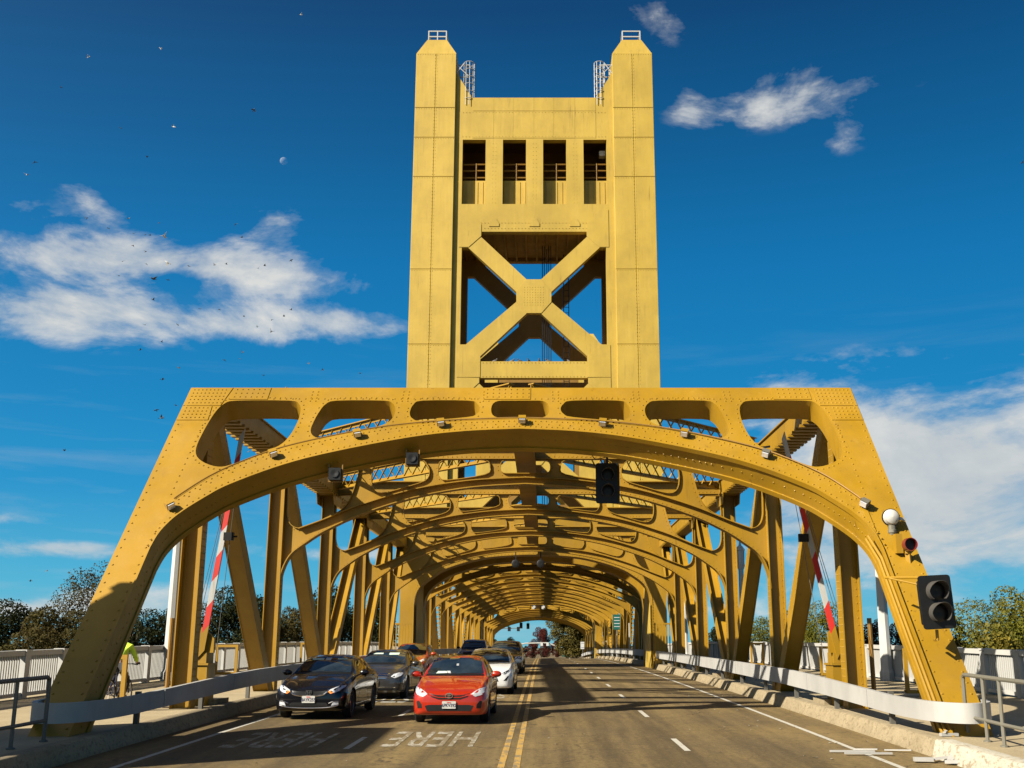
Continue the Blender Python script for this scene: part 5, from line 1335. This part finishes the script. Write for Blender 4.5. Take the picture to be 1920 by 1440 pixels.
    both('mirror_glass', [], 'glass') if False else None
    for s in (-1, 1):
        zm = (1.12 if suv else .985) * sz; m = MB(); m.ball((s * (W0 + .10), 1.62, zm + .05), .125, .075, .075, 14, 8); m.bar((s * (W0 - .06), 1.64, zm - .02), (s * (W0 + .05), 1.63, zm + .02), .07, .035, (0, 0, 1)); m.build('mirror', M[f.get('mirror', paint)], g, at)
    ty, rim, disc = wheel_meshes(wr, .205, 'w%.2f' % wr)
    for y in axles:
        for s in (-1, 1):
            o = share('wheel', ty, g, at + Vector((s * (W0 - .115), y, wr))); o.rotation_euler = (0, 0, 0 if s > 0 else math.pi)
            for nm, q in (('rim', rim), ('brake_disc', disc)):
                c = bpy.data.objects.new(nm, q); COL.objects.link(c); c.parent = o; W[c.name] = W[o.name]; kid(o, c)
    for nm, poly, mat, kw in f.get('front', []):
        poly = rx(poly)
        if kw.get('both'): both(nm, poly, mat, **{a: b_ for a, b_ in kw.items() if a != 'both'})
        else: patch(nm, poly, mat, **kw)
    # number plate
    pz = f.get('plate_z', .50) * sz; h, nr, *_ = bvh.ray_cast(Vector((f.get('plate_x', 0), -2, pz)), Vector((0, 1, 0))); py_ = h.y - .02
    px_ = f.get('plate_x', 0)
    m = MB(); m.plate(roundpoly([(-.155, -.08), (.155, -.08), (.155, .08), (-.155, .08)], .015, 2), [], lambda u, v, w: (px_ + u, py_ + w, pz + v), -.012, .0); pl = m.build('number_plate', M['plate'], g, at, 0)
    for txt, size, dz, mat in f.get('text', []):
        t = text_mb(txt, size, .003, .002, .82); xf(t, Matrix.Translation((px_, py_ - .014, pz + dz)) @ Matrix.Rotation(R(90), 4, 'X')); t.build('lettering', M[mat], pl, at, 0)
    for fn in f.get('extra', []): fn(g, at, bvh, patch)
    return g
def front_y(bvh, x, z): h, *_ = bvh.ray_cast(Vector((x, -2, z)), Vector((0, 1, 0))); return h.y
def emblem(kind, z, mat='chrome'):
    def fn(g, at, bvh, patch):
        y = front_y(bvh, 0, z) - .02; T = lambda u, v, w: (u, y + w, z + v); m = MB()
        if kind == 'letter':
            o = roundpoly([(-.062, -.05), (.062, -.05), (.075, .05), (-.075, .05)], .02, 3); m.plate(o, [[(u * .8, v * .8) for u, v in o]], T, -.012, .01)
            m.plate([(-.045, .042), (-.022, .042), (-.016, .008), (.016, .008), (.022, .042), (.045, .042), (.032, -.042), (.012, -.042), (.016, -.010), (-.016, -.010), (-.012, -.042), (-.032, -.042)], [], T, -.012, .008)
        elif kind == 'ovals':
            def ring(cx, cz, rx_, rz_, t):
                a = [(cx + rx_ * math.cos(k * .2618), cz + rz_ * math.sin(k * .2618)) for k in range(24)]; b = [(cx + (rx_ - t) * math.cos(k * .2618), cz + (rz_ - t) * math.sin(k * .2618)) for k in range(24)]; return a, b
            for dy, (cx, cz, a_, b_, t) in enumerate(((0, 0, .088, .06, .012), (0, .022, .058, .026, .010), (0, -.004, .024, .05, .010))):
                o, i = ring(cx, cz, a_, b_, t); m.plate(o, [i], lambda u, v, w: (u, y + w - .002 * dy, z + v), -.012, .008)
        else:
            m.plate([(-.10, -.02), (-.035, -.02), (-.03, -.04), (.03, -.04), (.045, -.02), (.11, -.02), (.10, .02), (.035, .02), (.03, .04), (-.03, .04), (-.045, .02), (-.11, .02)], [], T, -.012, .01)
        m.build('emblem', M[mat], g, at, 0)
    return fn
def bar_curve(pts, r, mat, nm):
    def fn(g, at, bvh, patch):
        P = [Vector((x, front_y(bvh, x, z) - .012, z)) for x, z in spline(pts, 5)]; m = MB(); m.tube(P, r, 6); m.build(nm, M[mat], g, at)
    return fn
def cabin(items):
    """cards, visors and seats close behind the windscreen"""
    def fn(g, at, bvh, patch):
        for nm, poly, mat in items: patch(nm, poly, mat, off=.010, thick=.004)
    return fn
def wipers(z=1.05):
    def fn(g, at, bvh, patch):
        for x0, x1 in ((-.55, .02), (.0, .56)):
            P = [Vector((x0 + (x1 - x0) * t, 0, z + .012 + .02 * t)) for t in (0, .25, .5, .75, 1)]
            P = [Vector((p.x, front_y(bvh, p.x, p.z) - .018, p.z)) for p in P]; m = MB(); m.tube(P, .009, 5); m.build('wiper', M['trim'], g, at)
    return fn
def deckpt(x, y): return (x, y, zd(y) + .004)

# black sedan in the lane by the left kerb
blk = dict(plate_z=.475, plate_x=0.0, sill='chrome', text=[('8AYK255', .105, -.012, 'ink'), ('California', .03, .055, 'stripe_red')],
    front=[('headlight', [(.44, .655), (.52, .60), (.70, .66), (.80, .75), (.79, .785), (.66, .765), (.50, .70)], 'lamp_glass', dict(both=True)),
           ('turn_lamp', [(.45, .645), (.52, .60), (.575, .625), (.545, .685)], 'amber', dict(both=True, off=.010)),
           ('grille', [(-.42, .67), (-.40, .60), (-.28, .555), (.28, .555), (.40, .60), (.42, .67), (.30, .655), (-.30, .655)], 'trim', {}),
           ('lower_grille', [(-.40, .27), (.40, .27), (.46, .36), (.40, .40), (-.40, .40), (-.46, .36)], 'trim', {}),
           ('fog_lamp', [(.54, .33), (.70, .36), (.70, .42), (.58, .41)], 'lamp_glass', dict(both=True, off=.008))],
    extra=[emblem('letter', .625), bar_curve([(-.46, .70), (-.40, .61), (-.26, .56), (0, .545), (.26, .56), (.40, .61), (.46, .70)], .018, 'chrome', 'chrome_bar'), bar_curve([(-.70, .34), (-.45, .29), (0, .275), (.45, .29), (.70, .34)], .010, 'chrome', 'chrome_strip'),
           bar_curve([(-.72, .43), (-.60, .43), (-.48, .385)], .008, 'chrome', 'chrome_strip'), bar_curve([(.72, .43), (.60, .43), (.48, .385)], .008, 'chrome', 'chrome_strip'),
           cabin([('sun_visor', [(-.42, 1.325), (-.13, 1.325), (-.13, 1.365), (-.44, 1.365)], 'visor'), ('sun_visor', [(.22, 1.335), (.46, 1.335), (.45, 1.365), (.22, 1.365)], 'visor'), ('mirror_card', [(-.08, 1.32), (.06, 1.32), (.06, 1.375), (-.08, 1.375)], 'sign_white')]), wipers(1.045)])
make_car('shiny black sedan nearest the left kerb, chrome bar across its nose', deckpt(-4.98, 26.9), R(-2.5), 'car_black', SEDAN, 1.0, 1.0, .33, (.88, 3.52), blk)
# red sedan in the lane by the yellow line
red = dict(plate_z=.43, mirror='car_red', text=[('6PKV392', .105, -.014, 'ink'), ('California', .028, .05, 'stripe_red')],
    front=[('headlight', [(.50, .655), (.60, .60), (.74, .64), (.83, .74), (.82, .80), (.68, .765), (.56, .70)], 'lamp_glass', dict(both=True)),
           ('turn_lamp', [(.52, .650), (.60, .602), (.66, .622), (.60, .685)], 'sign_white', dict(both=True, off=.009)),
           ('grille', [(-.47, .675), (-.42, .60), (-.25, .545), (.25, .545), (.42, .60), (.47, .675), (.30, .64), (0, .625), (-.30, .64)], 'trim', {}),
           ('grille_bar', [(-.43, .625), (-.25, .58), (.25, .58), (.43, .625), (.42, .643), (.25, .60), (-.25, .60), (-.42, .643)], 'car_red', dict(off=.014)),
           ('lower_grille', [(-.50, .30), (.50, .30), (.56, .41), (.46, .43), (-.46, .43), (-.56, .41)], 'trim', {}),
           ('fog_recess', [(.62, .36), (.72, .35), (.75, .50), (.70, .52), (.63, .44)], 'trim', dict(both=True))],
    extra=[emblem('ovals', .635), cabin([('dash_card', [(-.46, 1.06), (-.18, 1.06), (-.22, 1.11), (-.42, 1.11)], 'visor'), ('dash_paper', [(-.17, 1.06), (-.10, 1.06), (-.13, 1.115), (-.21, 1.115)], 'sign_white'), ('mirror_card', [(.0, 1.235), (.055, 1.235), (.055, 1.25), (.0, 1.25)], 'sign_white'), ('mirror_card', [(.0, 1.26), (.055, 1.26), (.055, 1.272), (.0, 1.272)], 'sign_white')]), wipers(1.045)])
make_car('bright red sedan in front, beside the double yellow line', deckpt(-1.55, 25.6), R(-1.0), 'car_red', SEDAN, .985, 1.01, .32, (.88, 3.5), red)
# dark grey car behind the black one
gry = dict(plate_z=.50, plate_x=-.02, text=[('MLS MNT', .075, -.01, 'yellow_ink')],
    front=[('headlight', [(.50, .68), (.62, .63), (.78, .70), (.83, .80), (.70, .79), (.56, .75)], 'lamp_glass', dict(both=True)),
           ('grille', [(-.42, .70), (.42, .70), (.44, .77), (-.44, .77)], 'chrome', {}), ('grille', [(-.38, .61), (.38, .61), (.41, .68), (-.41, .68)], 'chrome', {}),
           ('grille_gap', [(-.42, .682), (.42, .682), (.42, .698), (-.42, .698)], 'trim', {}),
           ('lower_grille', [(-.55, .27), (.55, .27), (.60, .34), (-.60, .34)], 'trim', {}), ('chin_strip', [(-.66, .35), (.66, .35), (.66, .365), (-.66, .365)], 'chrome', {})],
    extra=[emblem('bow', .69, 'yellow_ink'), cabin([('sun_visor', [(-.42, 1.31), (-.1, 1.31), (-.1, 1.345), (-.42, 1.345)], 'visor'), ('sun_visor', [(.1, 1.29), (.42, 1.29), (.42, 1.35), (.1, 1.35)], 'visor')]), wipers(1.045)])
make_car('dark grey car with bright chrome grille behind the black sedan', deckpt(-4.62, 34.8), R(-3.0), 'car_grey', SEDAN, 1.02, 1.0, .33, (.88, 3.52), gry)
# white sedan behind the red one
wht = dict(plate_z=.42, text=[], front=[('headlight', [(.46, .66), (.60, .64), (.76, .74), (.82, .86), (.76, .85), (.60, .75)], 'lamp_glass', dict(both=True)), ('headlight_recess', [(.52, .675), (.60, .66), (.70, .735), (.74, .79), (.62, .735)], 'trim', dict(both=True, off=.010)),
           ('grille', [(-.30, .655), (.30, .655), (.26, .69), (-.26, .69)], 'trim', {}), ('lower_grille', [(-.40, .42), (.40, .42), (.34, .58), (-.34, .58)], 'trim', {}), ('fog_recess', [(.56, .44), (.66, .46), (.74, .60), (.70, .60)], 'trim', dict(both=True))], extra=[wipers(1.045)])
make_car('white sedan half hidden behind the red sedan', deckpt(-1.3, 37.4), R(-1.0), 'car_white', SEDAN, 1.0, 1.0, .32, (.88, 3.5), wht)
org = dict(plate_z=.45, text=[], front=[('headlight', [(.46, .70), (.60, .68), (.78, .80), (.82, .88), (.66, .84)], 'lamp_glass', dict(both=True)), ('grille', [(-.44, .60), (.44, .60), (.50, .70), (-.50, .70)], 'trim', {}), ('lower_grille', [(-.5, .3), (.5, .3), (.56, .42), (-.56, .42)], 'trim', {})], extra=[wipers(1.045)])
make_car('orange-red hatchback behind the dark grey car', deckpt(-5.3, 48), R(-3.0), 'car_orange', SEDAN, 1.0, 1.06, .32, (.88, 3.5), org)
svf = dict(plate_z=.6, text=[], front=[('headlight', [(.50, .80), (.78, .80), (.84, .92), (.56, .90)], 'lamp_glass', dict(both=True)), ('grille', [(-.46, .70), (.46, .70), (.48, .90), (-.48, .90)], 'trim', {}), ('lower_grille', [(-.5, .36), (.5, .36), (.56, .46), (-.56, .46)], 'trim', {})], extra=[wipers(1.175)])
make_car('dark brown sport utility car behind the white sedan', deckpt(-1.35, 56.5), R(-1.0), 'car_olive', SUV, 1.0, .96, .36, (.9, 3.6), svf)
make_car('dark blue sport utility car, headlights lit pale, farthest back in the queue', deckpt(-3.95, 71.0), R(-3.0), 'blue', SUV, 1.0, 1.0, .36, (.9, 3.6), svf)

# ================================================================= CYCLIST AND BICYCLE
def skin_mesh(name, joints, bones, mat, sub=2, root=0):
    me = bpy.data.meshes.new(name); me.from_pydata([j[0] for j in joints], bones, []); o = bpy.data.objects.new('skin_tmp', me); COL.objects.link(o)
    md = o.modifiers.new('skin', 'SKIN'); md.use_smooth_shade = True
    for v, j in zip(me.skin_vertices[0].data, joints): v.radius = (j[1], j[2] if len(j) > 2 else j[1])
    me.skin_vertices[0].data[root].use_root = True
    ss = o.modifiers.new('sub', 'SUBSURF'); ss.levels = ss.render_levels = sub
    dg = bpy.context.evaluated_depsgraph_get(); m2 = bpy.data.meshes.new_from_object(o.evaluated_get(dg)); m2.name = name
    bpy.data.objects.remove(o); m2.materials.clear(); m2.materials.append(mat); m2.polygons.foreach_set('use_smooth', [True] * len(m2.polygons)); return m2
CX_, CY_ = -9.36, 26.5; cz = zd(CY_) + .281
bike = empty('bicycle', (CX_, CY_, cz), 'bicycle under the rider in the bright green jacket', 'bicycle')
def bt(nm, pts, r, mat=M['black']): m = MB(); m.tube([(CX_ + x, CY_ + y, cz + z) for x, y, z in pts], r, 8); return m.world(nm, mat, bike)
for y in (-.52, .55):
    ring = [(0, y + .325 * math.cos(a * .2618), .345 + .325 * math.sin(a * .2618)) for a in range(25)]
    wh = bt('wheel', ring, .02, M['rubber'])
    m = MB(); m.tube([(CX_, CY_ + y + .30 * math.cos(a * .2618), cz + .345 + .30 * math.sin(a * .2618)) for a in range(25)], .008, 5)
    for k in range(14):
        a = k * .4488; m.tube([(CX_ + (.02 if k % 2 else -.02), CY_ + y, cz + .345), (CX_, CY_ + y + .30 * math.cos(a), cz + .345 + .30 * math.sin(a))], .0025, 3)
    m.world('spokes', M['rim'], wh)
bb = (0, -.08, .29); hd = (0, .42, .86)
bt('frame', [(0, .40, .78), bb], .02, M['blue']); bt('frame_tube', [bb, (0, -.22, .88)], .018, M['blue']); bt('frame_tube', [(0, -.20, .80), (0, .40, .84)], .017, M['blue'])
for s in (-.05, .05): bt('frame_tube', [(s, -.52, .345), (s * .6, -.21, .80)], .010, M['blue']); bt('frame_tube', [(s, -.52, .345), bb], .011, M['blue']); bt('fork', [(s, .55, .345), (s * .5, .43, .76), hd], .013)
bt('handlebar', [(-.27, .40, 1.0), (-.1, .45, 1.02), (.1, .45, 1.02), (.27, .40, 1.0)], .014); bt('handlebar_stem', [hd, (0, .45, 1.02)], .016)
m = MB(); m.ball((CX_, CY_ - .25, cz + .94), .075, .14, .035, 12, 6); m.world('saddle', M['black'], bike); bt('seat_post', [(0, -.215, .86), (0, -.235, .93)], .014)
bt('crank', [(.07, -.08, .29), (.09, .06, .20)], .012); bt('crank', [(-.07, -.08, .29), (-.09, -.22, .38)], .012)
for s, y, z in ((1, .06, .20), (-1, -.22, .38)): m = MB(); x = CX_ + s * .13; m.box(x - .045, x + .045, CY_ + y - .045, CY_ + y + .045, cz + z - .012, cz + z + .012); m.world('pedal', M['black'], bike, smooth=0)
m = MB(); m.lathe([(.09, -.004), (.09, .004)], (CX_ + .06, CY_ - .08, cz + .29), 'X', 18); m.world('chainring', M['rim'], bike)
rider = empty('person', (CX_, CY_, cz), 'person in a bright green jacket and helmet riding a bicycle behind the left portal leg', 'person')
P = lambda x, y, z: (x, y, z)
def put(nm, me, mat=None): return kid(rider, obj(nm, me, rider, (CX_, CY_, cz)))
legs = [(P(0, -.22, 1.02), .13, .12)]
bones = []
body_j = [(P(0, -.22, 1.02), .12), (P(0, -.06, 1.22), .11), (P(0, .10, 1.42), .12), (P(0, .17, 1.50), .055), (P(0, .22, 1.58), .055), (P(0, .245, 1.68), .085), (P(0, .25, 1.76), .07)]
bones = [(0, 1), (1, 2), (2, 3), (3, 4), (4, 5), (5, 6)]
for s in (-1, 1):
    b = len(body_j); body_j += [(P(s * .17, .10, 1.42), .055), (P(s * .27, .16, 1.20), .042), (P(s * .26, .36, 1.06), .034), (P(s * .26, .42, 1.03), .03)]; bones += [(2, b), (b, b + 1), (b + 1, b + 2), (b + 2, b + 3)]
    f = (.06, .22) if s > 0 else (-.22, .40); kn = (.20, .62) if s > 0 else (.14, .80)
    b = len(body_j); body_j += [(P(s * .10, -.20, .97), .085), (P(s * .13, kn[0], kn[1]), .058), (P(s * .12, f[0] - .03, f[1] + .09), .04), (P(s * .12, f[0] + .10, f[1] + .03), .03)]; bones += [(0, b), (b, b + 1), (b + 1, b + 2), (b + 2, b + 3)]
body_o = put('body', skin_mesh('body', body_j, bones, M['skin']))
jk = [(P(0, -.20, 1.04), .155, .135), (P(0, -.06, 1.23), .15, .13), (P(0, .10, 1.43), .16, .135), (P(0, .155, 1.49), .085)]; jb = [(0, 1), (1, 2), (2, 3)]
for s in (-1, 1): b = len(jk); jk += [(P(s * .18, .10, 1.42), .078), (P(s * .275, .16, 1.20), .062), (P(s * .262, .34, 1.075), .048)]; jb += [(2, b), (b, b + 1), (b + 1, b + 2)]
put('jacket', skin_mesh('jacket', jk, jb, M['hivis']))
pj = [(P(0, -.22, 1.0), .145, .13)]; pb = []
for s in (-1, 1):
    f = (.06, .22) if s > 0 else (-.22, .40); kn = (.20, .62) if s > 0 else (.14, .80); b = len(pj)
    pj += [(P(s * .10, -.18, .96), .105), (P(s * .13, kn[0], kn[1]), .075), (P(s * .12, f[0] - .03, f[1] + .12), .055)]; pb += [(0, b), (b, b + 1), (b + 1, b + 2)]
put('trousers', skin_mesh('trousers', pj, pb, M['cloth_dark']))
m = MB(); m.ball((0, .24, 1.775), .105, .14, .085, 16, 8); kid(rider, obj('helmet', m.mesh('helmet', M['hivis']), rider, (CX_, CY_, cz)))
for s in (-1, 1):
    m = MB(); m.ball((s * .262, .40, 1.035), .042, .055, .038, 10, 6)
    for k in range(4): m.tube([(s * (.235 + .018 * k), .43, 1.05), (s * (.235 + .018 * k), .475, 1.04), (s * (.235 + .018 * k), .47, 1.005)], .010, 5)
    m.tube([(s * .235, .40, 1.03), (s * .215, .43, 1.0), (s * .22, .455, 1.0)], .011, 5); kid(rider, obj('glove', m.mesh('glove', M['cloth_dark']), rider, (CX_, CY_, cz)))
    f = (.06, .22) if s > 0 else (-.22, .40); m = MB(); m.ball((s * .125, f[0] + .03, f[1] + .055), .05, .13, .05, 12, 6); kid(rider, obj('shoe', m.mesh('shoe', M['black']), rider, (CX_, CY_, cz)))
    m = MB(); m.ball((s * .088, .235, 1.675), .012, .022, .03, 8, 5); kid(rider, obj('ear', m.mesh('ear', M['skin']), rider, (CX_, CY_, cz)))
m = MB(); m.ball((0, .335, 1.665), .014, .02, .02, 8, 5); kid(rider, obj('nose', m.mesh('nose', M['skin']), rider, (CX_, CY_, cz)))

# ================================================================= BIRDS, MOON
def bird_mesh(name, flap, fold, mat, wing=.33):
    m = MB(); m.tube([(0, -.17, 0), (0, -.12, .012), (0, -.03, 0), (0, .08, -.005), (0, .15, .0)], [.012, .035, .055, .035, .012], 8)
    m.ball((0, -.165, .02), .028, .035, .028, 8, 6); m.tube([(0, -.195, .015), (0, -.225, .008)], [.010, .002], 5)
    m.add([(-.015, .12, 0), (.015, .12, 0), (.06, .25, .005), (0, .265, .005), (-.06, .25, .005), (-.015, .12, -.008), (.015, .12, -.008), (.06, .25, -.001), (0, .265, -.001), (-.06, .25, -.001)], [(0, 1, 2, 3, 4), (9, 8, 7, 6, 5), (0, 5, 6, 1), (1, 6, 7, 2), (2, 7, 8, 3), (3, 8, 9, 4), (4, 9, 5, 0)])
    for s in (-1, 1):
        a1, a2 = flap; E = Vector((s * wing * .42 * math.cos(a1), -.07, wing * .42 * math.sin(a1))); T = E + Vector((s * wing * .62 * math.cos(a2) * math.cos(fold), wing * .62 * math.sin(fold), wing * .62 * math.sin(a2)))
        r0, r1 = Vector((s * .03, -.08, .02)), Vector((s * .03, .06, .015)); e1 = E + Vector((0, .15, -.01)); t = .008
        top = [r0, E, T, e1, r1]; bot = [p - Vector((0, 0, t)) for p in top]; n = 5
        f = [(0, 1, 3, 4), (1, 2, 3)]; ff = []
        for q in f: ff.append(q if s < 0 else q[::-1]); ff.append(tuple(i + n for i in (q[::-1] if s < 0 else q)))
        for i in range(n): j = (i + 1) % n; ff.append((i, j, j + n, i + n) if s > 0 else (j, i, i + n, j + n))
        m.add(top + bot, ff)
    return m.mesh(name, mat, 40)
BIRD = [bird_mesh('bird', fl, fo, M[mt]) for mt in ('bird_dark', 'bird_pale') for fl, fo in (((.6, .35), .2), ((-.25, -.5), .35), ((.15, .05), .5), ((.95, .8), .1))]
spots = [(565, 28, 9, 'p'), (166, 107, 9, 'p'), (302, 92, 9, 'p'), (115, 163, 6, 'd'), (476, 206, 10, 'd'), (226, 240, 6, 'd'), (326, 238, 10, 'p'), (275, 294, 6, 'd'), (65, 304, 10, 'd'), (50, 328, 10, 'p'), (162, 410, 9, 'd'), (241, 410, 8, 'd'), (203, 428, 6, 'd'), (298, 418, 6, 'd'), (442, 420, 9, 'd'), (453, 445, 8, 'd'),
         (251, 438, 7, 'd'), (272, 440, 6, 'd'), (281, 441, 5, 'd'), (309, 444, 17, 'p'), (249, 460, 5, 'd'), (273, 471, 6, 'd'), (230, 490, 7, 'd'), (275, 495, 6, 'd'), (314, 492, 14, 'p'), (354, 499, 6, 'd'), (402, 497, 7, 'd'), (424, 495, 5, 'd'), (484, 503, 7, 'd'), (496, 498, 8, 'd'), (546, 488, 7, 'd'), (223, 517, 7, 'd'), (288, 523, 17, 'd'), (315, 525, 6, 'd'), (287, 562, 8, 'd'),
         (375, 579, 6, 'd'), (411, 580, 6, 'd'), (546, 581, 6, 'd'), (457, 593, 5, 'd'), (509, 600, 5, 'd'), (532, 593, 5, 'd'), (272, 609, 7, 'd'), (333, 609, 7, 'd'), (482, 613, 6, 'd'), (508, 622, 12, 'd'), (303, 641, 5, 'd'), (263, 656, 8, 'd'), (455, 661, 8, 'd'), (450, 673, 6, 'd'), (421, 675, 8, 'd'), (335, 689, 9, 'd'), (495, 704, 8, 'd'), (305, 711, 9, 'd'), (578, 682, 7, 'd'), (605, 694, 6, 'd'), (675, 700, 6, 'd'),
         (330, 760, 9, 'd'), (293, 769, 9, 'd'), (303, 784, 12, 'd'), (121, 845, 8, 'd'), (87, 1070, 6, 'd'), (57, 1089, 5, 'd'), (466, 847, 8, 'd'), (561, 957, 8, 'd'), (1917, 305, 8, 'd')]
uniq = {0: 'pale bird highest in the sky, left of the tower', 4: 'dark bird between the moon and the high pale bird', 19: 'large pale bird with wings raised, on the upper edge of the white cloud', 24: 'second large pale bird, gliding in front of the white cloud', 32: 'large dark bird with spread wings in the middle of the white cloud', 44: 'dark bird with long bent wings below the white cloud', 58: 'lowest and largest of three dark birds left of the portal top', 64: 'single dark bird at the right edge of the sky'}
rb = random.Random(12)
ORD = ['leftmost', 'second', 'third', 'fourth', 'fifth', 'sixth', 'seventh', 'eighth', 'ninth', 'tenth', 'eleventh', 'twelfth', 'thirteenth', 'fourteenth', 'fifteenth', 'sixteenth', 'seventeenth', 'eighteenth', 'nineteenth', 'twentieth']
bands = [(380, 'in the clear blue above the white cloud'), (450, 'along the upper rim of the white cloud'), (480, 'just inside the top of the white cloud'), (540, 'across the middle of the white cloud'), (603, 'across the lower part of the white cloud'), (645, 'along the bottom rim of the white cloud'), (700, 'in the blue just under the white cloud'), (800, 'in the blue beside the portal top'), (1200, 'low in the blue over the trees')]
blab = {}
for tone, word in (('p', 'pale'), ('d', 'dark')):
    lo = -1
    for hi, ph in bands:
        L_ = sorted((px, i) for i, (px, py, z, tn) in enumerate(spots) if tn == tone and lo <= py < hi and i not in uniq); lo = hi
        for k, (px, i) in enumerate(L_): blab[i] = 'small %s bird %s%s' % (word, ph, '' if len(L_) == 1 else ', leftmost of its row' if k == 0 else ', %s from the left' % ORD[k])
for i, (px, py, size, tone) in enumerate(spots):
    span_px = size * 1.25; Y = max(36, min(150, .62 * 2050 / span_px * .97)); p = at_px(px, py, Y)
    o = bpy.data.objects.new('bird', BIRD[(4 if tone == 'p' else 0) + rb.randrange(4)]); place(o, None, p)
    o.rotation_euler = (rb.uniform(-.5, .5), rb.uniform(-.6, .6), rb.uniform(0, 6.28))
    lab = uniq.get(i) or blab[i]
    tag(o, lab, 'bird', 'flock of birds in flight')
pb_ = MB(); pb_.tube([(0, -.11, .10), (0, -.06, .09), (0, .03, .06), (0, .16, .02)], [.02, .05, .06, .02], 8); pb_.ball((0, -.11, .15), .03, .035, .03, 8, 6); pb_.tube([(0, -.14, .15), (0, -.17, .14)], [.01, .002], 5); pb_.tube([(.02, 0, .05), (.02, 0, -.002)], .006, 4); pb_.tube([(-.02, 0, .05), (-.02, 0, -.002)], .006, 4)
PB = pb_.mesh('perched_bird', M['bird_dark'])
for k, x in enumerate((-2.5, -1.4, -.85, -.3, .35, .95, 2.2)):
    o = bpy.data.objects.new('perched_bird', PB); place(o, None, (x, TY + .6, 19.685)); o.rotation_euler = (0, 0, rb.uniform(0, 6.28)); o.scale = (1.5, 1.5, 1.5)
    tag(o, 'small dark bird perched on the beam under the tower X brace, %s' % ('leftmost' if k == 0 else ORD[k] + ' from the left'), 'bird', 'birds perched on the tower beam')
for k, (px, Yb) in enumerate(((532, 0), (562, 0), (1010, 0))):
    u = (px - 1017) / 73.0 + .55; at = Vector(TP(u, 8.59, .2)); o = bpy.data.objects.new('perched_bird', PB); place(o, None, at); o.rotation_euler = (0, 0, 1 + k)
    tag(o, ['small bird perched on the portal top, nearer its left corner', 'small bird perched on the portal top, second from its left corner', 'small bird perched on the middle of the portal top'][k], 'bird', 'birds perched on the portal')
mt = bpy.data.materials.new('moon_surface'); mt.use_nodes = True; t = NT(mt.node_tree); t.n.clear()
o_ = t.add('ShaderNodeOutputMaterial'); ad = t.add('ShaderNodeAddShader'); tp = t.add('ShaderNodeBsdfTransparent'); df = t.add('ShaderNodeBsdfDiffuse'); n = pos_noise(t, .22, 4, .6)
t.link(t.ramp(n, [(.35, (.05, .05, .047)), (.6, (.11, .11, .10))]), df.inputs[0]); t.link(tp.outputs[0], ad.inputs[0]); t.link(df.outputs[0], ad.inputs[1])
ge = t.add('ShaderNodeNewGeometry'); mx = t.add('ShaderNodeMixShader'); t.link(ge.outputs['Backfacing'], mx.inputs[0]); t.link(ad.outputs[0], mx.inputs[1]); tp2 = t.add('ShaderNodeBsdfTransparent'); t.link(tp2.outputs[0], mx.inputs[2]); t.link(mx.outputs[0], o_.inputs[0])
mt.blend_method = 'BLEND' if hasattr(mt, 'blend_method') else None
p = at_px(532, 302, 2400); m = MB(); m.ball((0, 0, 0), 9.2, 9.2, 9.2, 32, 20); o = m.build('moon', mt, None, p); tag(o, 'pale half moon in the blue sky left of the tower', 'moon')
